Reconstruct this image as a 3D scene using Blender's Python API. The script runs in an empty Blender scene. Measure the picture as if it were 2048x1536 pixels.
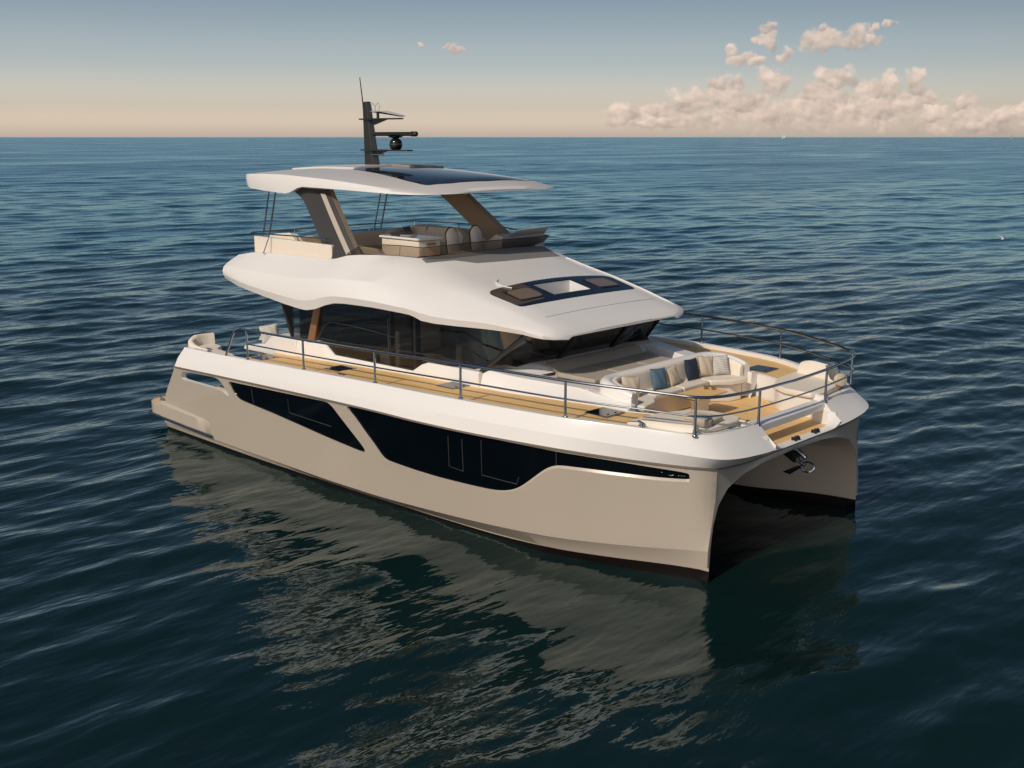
import bpy, bmesh, math, random
import numpy as np
from mathutils import Vector, Matrix
from mathutils.geometry import delaunay_2d_cdt
random.seed(7); rng = np.random.default_rng(11)
SC = bpy.context.scene
COL = SC.collection

# ------------------------------------------------------------------ camera
FPX, PITCH, AZ = 2165.0, math.atan2(494, 2165.0), math.radians(45.75)
CAM = Vector((18.161, -17.231, 7.4))
cd = bpy.data.cameras.new('camera'); cam = bpy.data.objects.new('camera', cd); COL.objects.link(cam)
cd.sensor_width = 36; cd.lens = 36 * FPX / 2048; cd.clip_start = .1; cd.clip_end = 60000
fw = Vector((-math.cos(AZ) * math.cos(PITCH), math.sin(AZ) * math.cos(PITCH), -math.sin(PITCH)))
rt = Vector((math.sin(AZ), math.cos(AZ), 0)); up = rt.cross(fw)
cam.matrix_world = Matrix(((rt.x, up.x, -fw.x, CAM.x), (rt.y, up.y, -fw.y, CAM.y), (rt.z, up.z, -fw.z, CAM.z), (0, 0, 0, 1)))
SC.camera = cam

# ------------------------------------------------------------------ light
TO_SUN = Vector((.12, -1.18, 1.0)).normalized()
SUN_EL = math.asin(TO_SUN.z); SUN_AZ = math.atan2(TO_SUN.x, TO_SUN.y)
sd = bpy.data.lights.new('sun', 'SUN'); sd.energy = 2.8; sd.angle = math.radians(.6); sd.color = (1, .88, .74)
sun = bpy.data.objects.new('sun', sd); COL.objects.link(sun)
sun.rotation_euler = (-TO_SUN).to_track_quat('-Z', 'Y').to_euler()
W = bpy.data.worlds.new('World'); SC.world = W; W.use_nodes = True; W.cycles.sampling_method = 'NONE'
nt = W.node_tree; nt.nodes.clear()
def N(t, ty, **kw):
    n = t.nodes.new(ty)
    for k, v in kw.items(): setattr(n, k, v)
    return n
sky = N(nt, 'ShaderNodeTexSky', sky_type='NISHITA', sun_disc=False, sun_elevation=SUN_EL, sun_rotation=SUN_AZ, air_density=1.0, dust_density=1.5, ozone_density=1.0)
geo = N(nt, 'ShaderNodeTexCoord'); sep = N(nt, 'ShaderNodeSeparateXYZ')
nt.links.new(geo.outputs['Generated'], sep.inputs[0])
ramp = N(nt, 'ShaderNodeValToRGB'); cr = ramp.color_ramp
cr.elements[0].position = 0.0; cr.elements[0].color = (.97, .79, .775, 1)
cr.elements[1].position = 1.0; cr.elements[1].color = (.15, .16, .17, 1)
for p, c in ((.010, (.92, .755, .73, 1)), (.026, (.61, .525, .54, 1)), (.061, (.39, .367, .395, 1)), (.096, (.305, .292, .303, 1)), (.131, (.238, .232, .25, 1)), (.216, (.20, .20, .205, 1)), (.30, (.14, .15, .16, 1)), (.5, (.13, .145, .155, 1))):
    e = cr.elements.new(p); e.color = c
nt.links.new(sep.outputs['Z'], ramp.inputs[0])
mul = N(nt, 'ShaderNodeMix', data_type='RGBA', blend_type='MULTIPLY'); mul.inputs['Factor'].default_value = 1
nt.links.new(sky.outputs[0], mul.inputs['A']); nt.links.new(ramp.outputs[0], mul.inputs['B'])
gain = N(nt, 'ShaderNodeVectorMath', operation='SCALE'); gain.inputs['Scale'].default_value = 3.0
nt.links.new(mul.outputs['Result'], gain.inputs[0])

# clouds of the sky, laid out by compass bearing (u) and height above the horizon (v)
fh = Vector((fw.x, fw.y, 0)).normalized()
def M(op, a, b=None, clamp=False):
    n = N(nt, 'ShaderNodeMath', operation=op); n.use_clamp = clamp
    for i, v in enumerate((a, b)):
        if v is None: continue
        if isinstance(v, (int, float)): n.inputs[i].default_value = v
        else: nt.links.new(v, n.inputs[i])
    return n.outputs[0]
def DOT(v):
    n = N(nt, 'ShaderNodeVectorMath', operation='DOT_PRODUCT'); nt.links.new(geo.outputs['Generated'], n.inputs[0]); n.inputs[1].default_value = v
    return n.outputs['Value']
df_ = M('MAXIMUM', DOT(fh), .05)
u_ = M('DIVIDE', DOT((rt.x, rt.y, 0)), df_); v_ = M('DIVIDE', sep.outputs['Z'], df_)
cmb = N(nt, 'ShaderNodeCombineXYZ'); nt.links.new(u_, cmb.inputs[0]); nt.links.new(v_, cmb.inputs[1])
UV = cmb.outputs[0]
def NOISE(scale, off, detail=7, sy=1.25, rough=.6):
    mp = N(nt, 'ShaderNodeMapping'); mp.inputs['Location'].default_value = (off[0], off[1], off[2] if len(off) > 2 else 0); mp.inputs['Scale'].default_value = (1, sy, 1)
    nt.links.new(UV, mp.inputs[0])
    n = N(nt, 'ShaderNodeTexNoise'); n.inputs['Scale'].default_value = scale; n.inputs['Detail'].default_value = detail; n.inputs['Roughness'].default_value = rough
    nt.links.new(mp.outputs[0], n.inputs[0]); return n.outputs['Fac']
side_ = M('MINIMUM', M('MAXIMUM', M('SUBTRACT', .86, M('MULTIPLY', u_, .33)), .70), 1.0)      # sky a little darker away from the sunset side
nt.links.new(M('MULTIPLY', M('MULTIPLY', side_, 3.0), M('ADD', 1.0, M('MULTIPLY', M('MAXIMUM', DOT(-fh), 0.0), 1.1))), gain.inputs['Scale'])  # unseen sky behind the camera brightened to add fill light
def PUFF(scale, off):
    # rounded cauliflower billows mixed with finer wisps
    mp = N(nt, 'ShaderNodeMapping'); mp.inputs['Location'].default_value = (off[0], off[1], 0); mp.inputs['Scale'].default_value = (1, 1.3, 1); nt.links.new(UV, mp.inputs[0])
    wn = N(nt, 'ShaderNodeTexNoise'); wn.inputs['Scale'].default_value = scale * 1.6; wn.inputs['Detail'].default_value = 4; nt.links.new(mp.outputs[0], wn.inputs[0])
    wv = N(nt, 'ShaderNodeVectorMath', operation='MULTIPLY_ADD'); nt.links.new(wn.outputs['Color'], wv.inputs[0]); wv.inputs[1].default_value = (.011, .011, 0); nt.links.new(mp.outputs[0], wv.inputs[2])
    v = N(nt, 'ShaderNodeTexVoronoi', feature='SMOOTH_F1', voronoi_dimensions='2D'); v.inputs['Scale'].default_value = scale; v.inputs['Smoothness'].default_value = .35
    v.inputs['Detail'].default_value = 2.5; v.inputs['Roughness'].default_value = .5; v.inputs['Lacunarity'].default_value = 2.3; v.normalize = True
    nt.links.new(wv.outputs[0], v.inputs['Vector'])
    return M('SUBTRACT', 1.0, M('MULTIPLY', v.outputs['Distance'], 1.35))
p_a = PUFF(38, (0, 0)); p_b = PUFF(38, (.0030, -.0050))
n_hi = M('ADD', M('MULTIPLY', NOISE(44, (0, 0), 6, 1.35, .52), .5), M('MULTIPLY', p_a, .5))
n_sh = n_hi; n_lo = NOISE(17, (3.3, 1.7), 4)
l_a = NOISE(46, (0, 0), 3, 1.35, .5); l_b = NOISE(46, (.0034, -.0056), 3, 1.35, .5)
PX = lambda x: (x - 1024) / 2221
# every puff is a soft ellipse, lit on its upper left; noise frays the edges
nfr = M('SUBTRACT', n_hi, .5)
wob = N(nt, 'ShaderNodeTexNoise'); wob.inputs['Scale'].default_value = 75; wob.inputs['Detail'].default_value = 6; nt.links.new(UV, wob.inputs[0])
wv_ = N(nt, 'ShaderNodeVectorMath', operation='MULTIPLY_ADD'); nt.links.new(wob.outputs['Color'], wv_.inputs[0]); wv_.inputs[1].default_value = (.024, .020, 0); wv_.inputs[2].default_value = (0, 0, 0); nt.links.new(UV, wv_.inputs[2])
wsub = N(nt, 'ShaderNodeVectorMath', operation='SUBTRACT'); nt.links.new(wv_.outputs[0], wsub.inputs[0]); wsub.inputs[1].default_value = (.012, .010, 0)
field = None; shade = None
PUFFS = [(130, 500, 55, 42), (200, 490, 70, 38), (300, 490, 90, 38), (430, 440, 60, 42), (480, 438, 62, 46), (590, 362, 48, 32), (690, 360, 54, 38), (630, 420, 95, 52), (860, 352, 82, 52), (720, 440, 120, 52), (860, 490, 110, 62), (1030, 470, 95, 52), (1150, 335, 85, 40), (1040, 385, 75, 42), (1120, 425, 105, 42), (1230, 490, 105, 52), (1310, 392, 64, 48), (1400, 382, 48, 54), (1510, 355, 44, 50), (1340, 480, 125, 58), (1480, 450, 100, 48), (1590, 425, 34, 34), (1620, 500, 74, 38), (1740, 440, 64, 36), (1780, 520, 110, 42), (1930, 520, 100, 46), (2040, 490, 50, 32), (2150, 520, 90, 40), (960, 525, 310, 55), (1400, 530, 320, 52), (600, 515, 270, 44), (1800, 545, 260, 34), (330, 530, 180, 26),
         (1080, 160, 125, 62), (1000, 150, 52, 40), (1220, 150, 88, 58), (1300, 155, 42, 34), (1305, 115, 26, 22), (1070, 108, 34, 30), (820, 110, 48, 42), (832, 165, 40, 62), (700, 240, 62, 30), (655, 205, 28, 32), (765, 258, 40, 26), (895, 230, 36, 26), (770, 175, 30, 22), (1370, 82, 30, 18)]
PL = [(1180 + cx / 2.359, 20 + cy / 2.359, rx / 2.359, ry / 2.359) for cx, cy, rx, ry in PUFFS] + [(910, 106, 24, 9), (846, 100, 17, 6), (896, 100, 12, 6)]
for x_, y_, rx_, ry_ in PL:
    a_ = N(nt, 'ShaderNodeVectorMath', operation='SUBTRACT'); nt.links.new(wsub.outputs[0], a_.inputs[0]); a_.inputs[1].default_value = (PX(x_), (274 - y_) / 2221, 0)
    b_ = N(nt, 'ShaderNodeVectorMath', operation='MULTIPLY'); nt.links.new(a_.outputs[0], b_.inputs[0]); b_.inputs[1].default_value = (2221 / rx_ / (1.45 if y_ > 140 else 1.05), 2221 / ry_ / (1.45 if y_ > 140 else 1.05), 0)
    c_ = N(nt, 'ShaderNodeVectorMath', operation='LENGTH'); nt.links.new(b_.outputs[0], c_.inputs[0])
    d_ = N(nt, 'ShaderNodeVectorMath', operation='DOT_PRODUCT'); nt.links.new(b_.outputs[0], d_.inputs[0]); d_.inputs[1].default_value = (-.25, .62, 0)
    f_ = M('SUBTRACT', 1, c_.outputs['Value'])
    if ry_ > 18 and rx_ > 90: f_ = M('MULTIPLY', f_, .62)      # thin haze at the foot of the bank
    if field is None: field, shade = f_, d_.outputs['Value']
    else:
        g_ = M('MULTIPLY', M('SUBTRACT', f_, field), 2.6); g_ = M('ADD', g_, .5, True)
        mxs = N(nt, 'ShaderNodeMix', data_type='FLOAT'); nt.links.new(g_, mxs.inputs['Factor']); nt.links.new(shade, mxs.inputs['A']); nt.links.new(d_.outputs['Value'], mxs.inputs['B'])
        shade = mxs.outputs[0]; field = M('MAXIMUM', field, f_)
dens = M('MULTIPLY', M('SUBTRACT', M('ADD', field, M('MULTIPLY', nfr, 2.1)), .06), 1.75, True)
dens = M('MULTIPLY', dens, M('MULTIPLY', M('SUBTRACT', v_, -.003), 110, True))
sm_ = N(nt, 'ShaderNodeMapRange', interpolation_type='SMOOTHSTEP'); nt.links.new(dens, sm_.inputs['Value']); sm_.inputs['To Max'].default_value = .85
front = M('GREATER_THAN', DOT(fh), .06)
alpha = M('MULTIPLY', sm_.outputs[0], front)
lit = M('ADD', .46, M('ADD', M('MULTIPLY', shade, .75), M('ADD', M('MULTIPLY', nfr, 1.0), M('MULTIPLY', M('SUBTRACT', p_a, p_b), .9))), True)
cc = N(nt, 'ShaderNodeMix', data_type='RGBA'); nt.links.new(lit, cc.inputs['Factor'])
cc.inputs['A'].default_value = (3.9, 3.2, 2.85, 1); cc.inputs['B'].default_value = (8.9, 7.0, 5.8, 1)
mixc = N(nt, 'ShaderNodeMix', data_type='RGBA'); nt.links.new(alpha, mixc.inputs['Factor']); nt.links.new(gain.outputs[0], mixc.inputs['A']); nt.links.new(cc.outputs['Result'], mixc.inputs['B'])
bg = N(nt, 'ShaderNodeBackground'); bg.inputs['Strength'].default_value = .1
nt.links.new(mixc.outputs['Result'], bg.inputs['Color'])
wo = N(nt, 'ShaderNodeOutputWorld'); nt.links.new(bg.outputs[0], wo.inputs[0])
SC.view_settings.view_transform = 'Standard'; SC.view_settings.look = 'None'
SC.view_settings.gamma = 1; SC.view_settings.exposure = 0; SC.view_settings.use_curve_mapping = False
SC.render.engine = 'CYCLES'
cy = SC.cycles; cy.use_denoising = True; cy.max_bounces = 8; cy.transparent_max_bounces = 12; cy.volume_bounces = 1
cy.caustics_reflective = False; cy.caustics_refractive = False; cy.sample_clamp_indirect = 6

# ------------------------------------------------------------------ materials
def pbr(name, color, rough=.5, metal=0, coat=0, noise=0, nscale=8, bump=0, bscale=40, ior=1.5, spec=None, stretch=None):
    m = bpy.data.materials.new(name); m.use_nodes = True; t = m.node_tree
    b = t.nodes['Principled BSDF']
    b.inputs['Base Color'].default_value = (*color, 1); b.inputs['Roughness'].default_value = rough
    b.inputs['Metallic'].default_value = metal; b.inputs['Coat Weight'].default_value = coat; b.inputs['IOR'].default_value = ior
    if coat: b.inputs['Coat Roughness'].default_value = .08
    tc = N(t, 'ShaderNodeTexCoord'); mp = N(t, 'ShaderNodeMapping')
    t.links.new(tc.outputs['Object'], mp.inputs[0])
    if stretch: mp.inputs['Scale'].default_value = stretch
    if noise:
        n = N(t, 'ShaderNodeTexNoise'); n.inputs['Scale'].default_value = nscale; n.inputs['Detail'].default_value = 5
        t.links.new(mp.outputs[0], n.inputs[0])
        mx = N(t, 'ShaderNodeMix', data_type='RGBA')
        mx.inputs['A'].default_value = (*[c * (1 - noise) for c in color], 1)
        mx.inputs['B'].default_value = (*[min(1, c * (1 + noise)) for c in color], 1)
        t.links.new(n.outputs['Fac'], mx.inputs['Factor']); t.links.new(mx.outputs['Result'], b.inputs['Base Color'])
    if bump:
        n2 = N(t, 'ShaderNodeTexNoise'); n2.inputs['Scale'].default_value = bscale; n2.inputs['Detail'].default_value = 3
        t.links.new(mp.outputs[0], n2.inputs[0])
        bp = N(t, 'ShaderNodeBump'); bp.inputs['Strength'].default_value = bump; bp.inputs['Distance'].default_value = .01
        t.links.new(n2.outputs['Fac'], bp.inputs['Height']); t.links.new(bp.outputs[0], b.inputs['Normal'])
    return m
GEL = pbr('white_gelcoat', (.76, .735, .70), .28, coat=.25, noise=.02, nscale=1.5)
HULLM = pbr('hull_gelcoat', (.455, .395, .322), .16, coat=.5, noise=.03, nscale=.8)
ROOFTOP = pbr('hardtop_gelcoat', (.60, .57, .54), .35, coat=.15, noise=.02)
SHADE_SEAM = pbr('grey_roof_shade_and_seam', (.20, .195, .19), .5, noise=.04)  # grey of the painted roof shade, also used for the roof seam
CREAM = pbr('cream_vinyl', (.74, .66, .55), .6, noise=.04, nscale=6, bump=.15, bscale=25)
CREAMD = pbr('taupe_vinyl', (.40, .345, .28), .6, noise=.05, nscale=6, bump=.15, bscale=25)
STEEL = pbr('stainless_steel', (.36, .37, .39), .16, metal=1)
BLACK = pbr('black_paint', (.012, .012, .013), .3, noise=.2)
BLACKR = pbr('dark_rubber', (.03, .028, .025), .6)
MASTM = pbr('black_mast_paint', (.011, .010, .009), .35, noise=.2, nscale=3)
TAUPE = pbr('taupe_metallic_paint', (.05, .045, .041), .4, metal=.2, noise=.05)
BROWNP = pbr('bronze_paint', (.33, .265, .205), .4, noise=.05)
GLASSB = pbr('black_hull_glass', (.0015, .003, .005), .07, ior=1.3)
NAVYG = pbr('navy_roof_glass', (.004, .009, .018), .07, ior=1.5)
BROWNG = pbr('bronze_hatch_glass', (.075, .055, .04), .12, noise=.1)
WOODP = pbr('walnut_post', (.20, .105, .05), .4, noise=.2, nscale=6, stretch=(1, 1, .2))
WOODT = pbr('light_oak_panel', (.56, .43, .31), .45, noise=.12, nscale=8, stretch=(1, .15, 1))
BLUE = pbr('denim_blue_fabric', (.075, .135, .19), .85, noise=.15, nscale=20, bump=.4, bscale=60)
NAVY = pbr('navy_fabric', (.012, .025, .05), .85, noise=.2, nscale=20, bump=.4, bscale=60)
BEIGE = pbr('beige_fabric', (.55, .46, .35), .85, noise=.06, nscale=20, bump=.4, bscale=60)
GREYF = pbr('slate_fabric', (.13, .145, .155), .85, noise=.1, nscale=20, bump=.4, bscale=60)
BRASS = pbr('smoked_brass', (.30, .22, .10), .3, metal=.8)
INTW = pbr('interior_cream', (.55, .5, .44), .6, noise=.05)
INTD = pbr('interior_dark', (.04, .038, .036), .6, noise=.2)
SAILM = pbr('sail_cloth', (.8, .79, .76), .7, noise=.03)

def teak():
    m = bpy.data.materials.new('teak_deck'); m.use_nodes = True; t = m.node_tree; b = t.nodes['Principled BSDF']
    b.inputs['Roughness'].default_value = .6
    tc = N(t, 'ShaderNodeTexCoord'); mp = N(t, 'ShaderNodeMapping'); mp.inputs['Scale'].default_value = (.35, 5, 1)
    t.links.new(tc.outputs['Object'], mp.inputs[0])
    n = N(t, 'ShaderNodeTexNoise'); n.inputs['Scale'].default_value = 5; n.inputs['Detail'].default_value = 6
    t.links.new(mp.outputs[0], n.inputs[0])
    r = N(t, 'ShaderNodeValToRGB'); r.color_ramp.elements[0].position = .3; r.color_ramp.elements[1].position = .7
    r.color_ramp.elements[0].color = (.70, .44, .175, 1); r.color_ramp.elements[1].color = (.84, .56, .245, 1)
    t.links.new(n.outputs['Fac'], r.inputs[0])
    sp = N(t, 'ShaderNodeSeparateXYZ'); t.links.new(tc.outputs['Object'], sp.inputs[0])
    md = N(t, 'ShaderNodeMath', operation='PINGPONG'); md.inputs[1].default_value = .03
    t.links.new(sp.outputs['Y'], md.inputs[0])
    lt = N(t, 'ShaderNodeMath', operation='LESS_THAN'); lt.inputs[1].default_value = .0016
    t.links.new(md.outputs[0], lt.inputs[0])
    mx = N(t, 'ShaderNodeMix', data_type='RGBA'); mx.inputs['B'].default_value = (.10, .06, .03, 1)
    t.links.new(lt.outputs[0], mx.inputs['Factor']); t.links.new(r.outputs[0], mx.inputs['A'])
    t.links.new(mx.outputs['Result'], b.inputs['Base Color'])
    return m
TEAK = teak()

def hull_bottom():
    m = bpy.data.materials.new('hull_bottom_paint'); m.use_nodes = True; t = m.node_tree; b = t.nodes['Principled BSDF']
    b.inputs['Roughness'].default_value = .35
    tc = N(t, 'ShaderNodeTexCoord'); sp = N(t, 'ShaderNodeSeparateXYZ'); t.links.new(tc.outputs['Object'], sp.inputs[0])
    mr = N(t, 'ShaderNodeMapRange'); mr.interpolation_type = 'SMOOTHSTEP'; mr.inputs['From Min'].default_value = 4; mr.inputs['From Max'].default_value = 8.6
    mr.inputs['To Min'].default_value = .06; mr.inputs['To Max'].default_value = .22; t.links.new(sp.outputs['X'], mr.inputs['Value'])
    gt = N(t, 'ShaderNodeMath', operation='GREATER_THAN'); t.links.new(sp.outputs['Z'], gt.inputs[0]); t.links.new(mr.outputs[0], gt.inputs[1])
    mx = N(t, 'ShaderNodeMix', data_type='RGBA'); mx.inputs['A'].default_value = (.007, .0035, .003, 1); mx.inputs['B'].default_value = (.455, .395, .322, 1)
    t.links.new(gt.outputs[0], mx.inputs['Factor']); t.links.new(mx.outputs['Result'], b.inputs['Base Color'])
    return m
HBOT = hull_bottom()

def knit():
    m = pbr('striped_knit_fabric', (.5, .48, .44), .9); t = m.node_tree; b = t.nodes['Principled BSDF']
    tc = N(t, 'ShaderNodeTexCoord'); w = N(t, 'ShaderNodeTexWave', wave_type='BANDS', bands_direction='Z')
    w.inputs['Scale'].default_value = 9; w.inputs['Distortion'].default_value = .6; t.links.new(tc.outputs['Object'], w.inputs[0])
    r = N(t, 'ShaderNodeValToRGB'); r.color_ramp.elements[0].color = (.38, .36, .33, 1); r.color_ramp.elements[1].color = (.66, .63, .57, 1)
    t.links.new(w.outputs['Fac'], r.inputs[0]); t.links.new(r.outputs[0], b.inputs['Base Color'])
    return m
KNIT = knit()

def tint(name, col, op=.5, rough=.02):
    # tinted see-through glazing: coloured transmission with a mirror-like surface reflection
    m = bpy.data.materials.new(name); m.use_nodes = True; t = m.node_tree; t.nodes.clear()
    tr = N(t, 'ShaderNodeBsdfTransparent'); tr.inputs[0].default_value = (*col, 1)
    gl = N(t, 'ShaderNodeBsdfGlossy'); gl.inputs['Roughness'].default_value = rough; gl.inputs['Color'].default_value = (.9, .9, .9, 1)
    fr = N(t, 'ShaderNodeFresnel'); fr.inputs[0].default_value = 1.5
    df = N(t, 'ShaderNodeBsdfDiffuse'); df.inputs[0].default_value = (col[0] * .25, col[1] * .25, col[2] * .25, 1)
    m0 = N(t, 'ShaderNodeMixShader'); m0.inputs[0].default_value = op
    t.links.new(tr.outputs[0], m0.inputs[1]); t.links.new(df.outputs[0], m0.inputs[2])
    mx = N(t, 'ShaderNodeMixShader'); t.links.new(fr.outputs[0], mx.inputs[0]); t.links.new(m0.outputs[0], mx.inputs[1]); t.links.new(gl.outputs[0], mx.inputs[2])
    o = N(t, 'ShaderNodeOutputMaterial'); t.links.new(mx.outputs[0], o.inputs[0])
    return m
CABG = tint('dark_cabin_glass', (.40, .39, .375), .06)
FLYG = tint('smoked_screen_glass', (.54, .475, .41), .06)

# ------------------------------------------------------------------ mesh helpers
def finish(bm, angle=35):
    bmesh.ops.remove_doubles(bm, verts=bm.verts, dist=1e-5)
    bmesh.ops.recalc_face_normals(bm, faces=bm.faces)
    a = math.radians(angle)
    for f in bm.faces: f.smooth = True
    for e in bm.edges:
        if len(e.link_faces) == 2: e.smooth = e.calc_face_angle(0) < a
        else: e.smooth = False
def obj(name, bm, mat, parent=None, angle=35, bevel=0, segs=3, fix=True):
    if fix: finish(bm, angle)
    me = bpy.data.meshes.new(name); bm.to_mesh(me); bm.free()
    o = bpy.data.objects.new(name, me); COL.objects.link(o); me.materials.append(mat)
    while parent and parent.parent and parent.parent.parent: parent = parent.parent      # thing > part > sub-part, no deeper
    if parent: o.parent = parent
    if bevel:
        bv = o.modifiers.new('bevel', 'BEVEL'); bv.width = bevel; bv.segments = segs; bv.limit_method = 'ANGLE'; bv.angle_limit = math.radians(40)
        bv.harden_normals = True
    return o
def empty(name, label=None, cat=None, loc=(0, 0, 0), group=None):
    o = bpy.data.objects.new(name, None); COL.objects.link(o); o.location = loc
    o.empty_display_size = .2
    return tag(o, label, cat, group)
def tag(o, label=None, cat=None, group=None, kind=None):
    if label: o['label'] = label
    if cat: o['category'] = cat
    if group: o['group'] = group
    if kind: o['kind'] = kind
    return o
def add(bm, verts, faces):
    vs = [bm.verts.new(v) for v in verts]
    for f in faces:
        try: bm.faces.new([vs[i] for i in f])
        except ValueError: pass
    return vs
def loft(bm, secs, closed=False, cap0=False, cap1=False):
    n = len(secs[0]); V = [[bm.verts.new(p) for p in s] for s in secs]
    for a, b in zip(V, V[1:]):
        for i in range(n if closed else n - 1):
            j = (i + 1) % n
            q = [a[i], a[j], b[j], b[i]]
            q2 = []
            for v in q:
                if all((v.co - w.co).length > 1e-6 for w in q2): q2.append(v)
            if len(q2) >= 3:
                try: bm.faces.new(q2)
                except ValueError: pass
    for c, s in ((cap0, V[0]), (cap1, V[-1])):
        if c:
            try: bm.faces.new(s)
            except ValueError: pass
    return V
def box(bm, c, s, rz=0, ry=0, rx=0, taper=1):
    M = Matrix.Translation(c) @ Matrix.Rotation(rz, 4, 'Z') @ Matrix.Rotation(ry, 4, 'Y') @ Matrix.Rotation(rx, 4, 'X')
    vs = []
    for z in (-1, 1):
        k = taper if z > 0 else 1
        for x, y in ((-1, -1), (1, -1), (1, 1), (-1, 1)): vs.append(M @ Vector((x * s[0] / 2 * k, y * s[1] / 2 * k, z * s[2] / 2)))
    add(bm, vs, [(0, 3, 2, 1), (4, 5, 6, 7), (0, 1, 5, 4), (1, 2, 6, 5), (2, 3, 7, 6), (3, 0, 4, 7)])
def prism(bm, poly, z0, z1, top=None):
    n = len(poly); top = top or poly
    zf0 = z0 if callable(z0) else (lambda x, y: z0); zf1 = z1 if callable(z1) else (lambda x, y: z1)
    vs = [(x, y, zf0(x, y)) for x, y in poly] + [(x, y, zf1(x, y)) for x, y in top]
    fs = [tuple(range(n - 1, -1, -1)), tuple(range(n, 2 * n))] + [(i, (i + 1) % n, n + (i + 1) % n, n + i) for i in range(n)]
    add(bm, vs, fs)
def smooth_path(pts, k=6, closed=False):
    P = [Vector(p) for p in pts]; out = []; n = len(P)
    for i in range(n if closed else n - 1):
        p0 = P[(i - 1) % n] if closed or i > 0 else P[i]; p1 = P[i]; p2 = P[(i + 1) % n]
        p3 = P[(i + 2) % n] if closed or i + 2 < n else p2
        for j in range(k):
            t = j / k
            out.append(.5 * ((2 * p1) + (p2 - p0) * t + (2 * p0 - 5 * p1 + 4 * p2 - p3) * t * t + (3 * p1 - p0 - 3 * p2 + p3) * t ** 3))
    if not closed: out.append(P[-1])
    return out
def tube(bm, pts, r, seg=8, caps=True, closed=False):
    P = [Vector(p) for p in pts]; rings = []; prev = None
    for i, p in enumerate(P):
        a = P[i - 1] if i > 0 else (P[-1] if closed else p); b = P[i + 1] if i + 1 < len(P) else (P[0] if closed else p)
        d = (b - a)
        d = d.normalized() if d.length > 1e-9 else Vector((0, 0, 1))
        if prev is None:
            u = d.cross(Vector((0, 0, 1)))
            if u.length < 1e-3: u = d.cross(Vector((1, 0, 0)))
        else: u = prev - d * prev.dot(d)
        u.normalize(); v = d.cross(u); prev = u
        rr = r[i] if isinstance(r, (list, tuple)) else r
        rings.append([p + (u * math.cos(2 * math.pi * k / seg) + v * math.sin(2 * math.pi * k / seg)) * rr for k in range(seg)])
    if closed: rings.append(rings[0])
    loft(bm, rings, closed=True, cap0=caps and not closed, cap1=caps and not closed)
def lathe(bm, prof, c, seg=20, axis='Z'):
    rings = []
    for r, h in prof:
        ring = []
        for k in range(seg):
            a = 2 * math.pi * k / seg
            q = (r * math.cos(a), r * math.sin(a), h)
            if axis == 'X': q = (q[2], q[0], q[1])
            if axis == 'Y': q = (q[1], q[2], q[0])
            ring.append((c[0] + q[0], c[1] + q[1], c[2] + q[2]))
        rings.append(ring)
    loft(bm, rings, closed=True, cap0=True, cap1=True)
def pch(xs, ys): return lambda x: float(np.interp(x, xs, ys))
def sm(xs, ys):
    # smooth (monotone cubic) interpolation
    xs = np.array(xs, float); ys = np.array(ys, float); h = np.diff(xs); d = np.diff(ys) / h
    m = np.zeros(len(xs)); m[0] = d[0]; m[-1] = d[-1]
    for i in range(1, len(xs) - 1):
        if d[i - 1] * d[i] > 0:
            w1 = 2 * h[i] + h[i - 1]; w2 = h[i] + 2 * h[i - 1]; m[i] = (w1 + w2) / (w1 / d[i - 1] + w2 / d[i])
    def f(x):
        x = min(max(x, xs[0]), xs[-1]); i = min(int(np.searchsorted(xs, x, 'right') - 1), len(xs) - 2)
        t = (x - xs[i]) / h[i]; a = ys[i]; b = ys[i + 1]
        return float(a * (2 * t**3 - 3 * t**2 + 1) + m[i] * h[i] * (t**3 - 2 * t**2 + t) + b * (-2 * t**3 + 3 * t**2) + m[i + 1] * h[i] * (t**3 - t**2))
    return f
def pillow(name, label, mat, loc, w=.42, h=.42, t=.15, yaw=0, lean=.25, roll=0, group=None, cat='pillow'):
    bm = bmesh.new(); n = 14; top = {}; bot = {}
    for i in range(n + 1):
        for j in range(n + 1):
            u = -1 + 2 * i / n; v = -1 + 2 * j / n
            k = ((1 - u * u) * (1 - v * v)) ** .42
            wr = .008 * math.sin(7 * u + 3 * v + loc[0] * 9) * k
            x = u * w / 2 * (1 - .07 * (1 - v * v)); z = v * h / 2 * (1 - .07 * (1 - u * u))
            edge = i in (0, n) or j in (0, n)
            top[i, j] = bm.verts.new((x, -t / 2 * k + wr, z))
            bot[i, j] = top[i, j] if edge else bm.verts.new((x, t / 2 * k + wr, z))
    for i in range(n):
        for j in range(n):
            for d in (top, bot):
                bm.faces.new([d[i, j], d[i + 1, j], d[i + 1, j + 1], d[i, j + 1]])
    o = obj(name, bm, mat, angle=80)
    o.matrix_world = Matrix.Translation(loc) @ Matrix.Rotation(yaw, 4, 'Z') @ Matrix.Rotation(-lean, 4, 'X') @ Matrix.Rotation(roll, 4, 'Y')
    return tag(o, label, cat, group)

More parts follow.
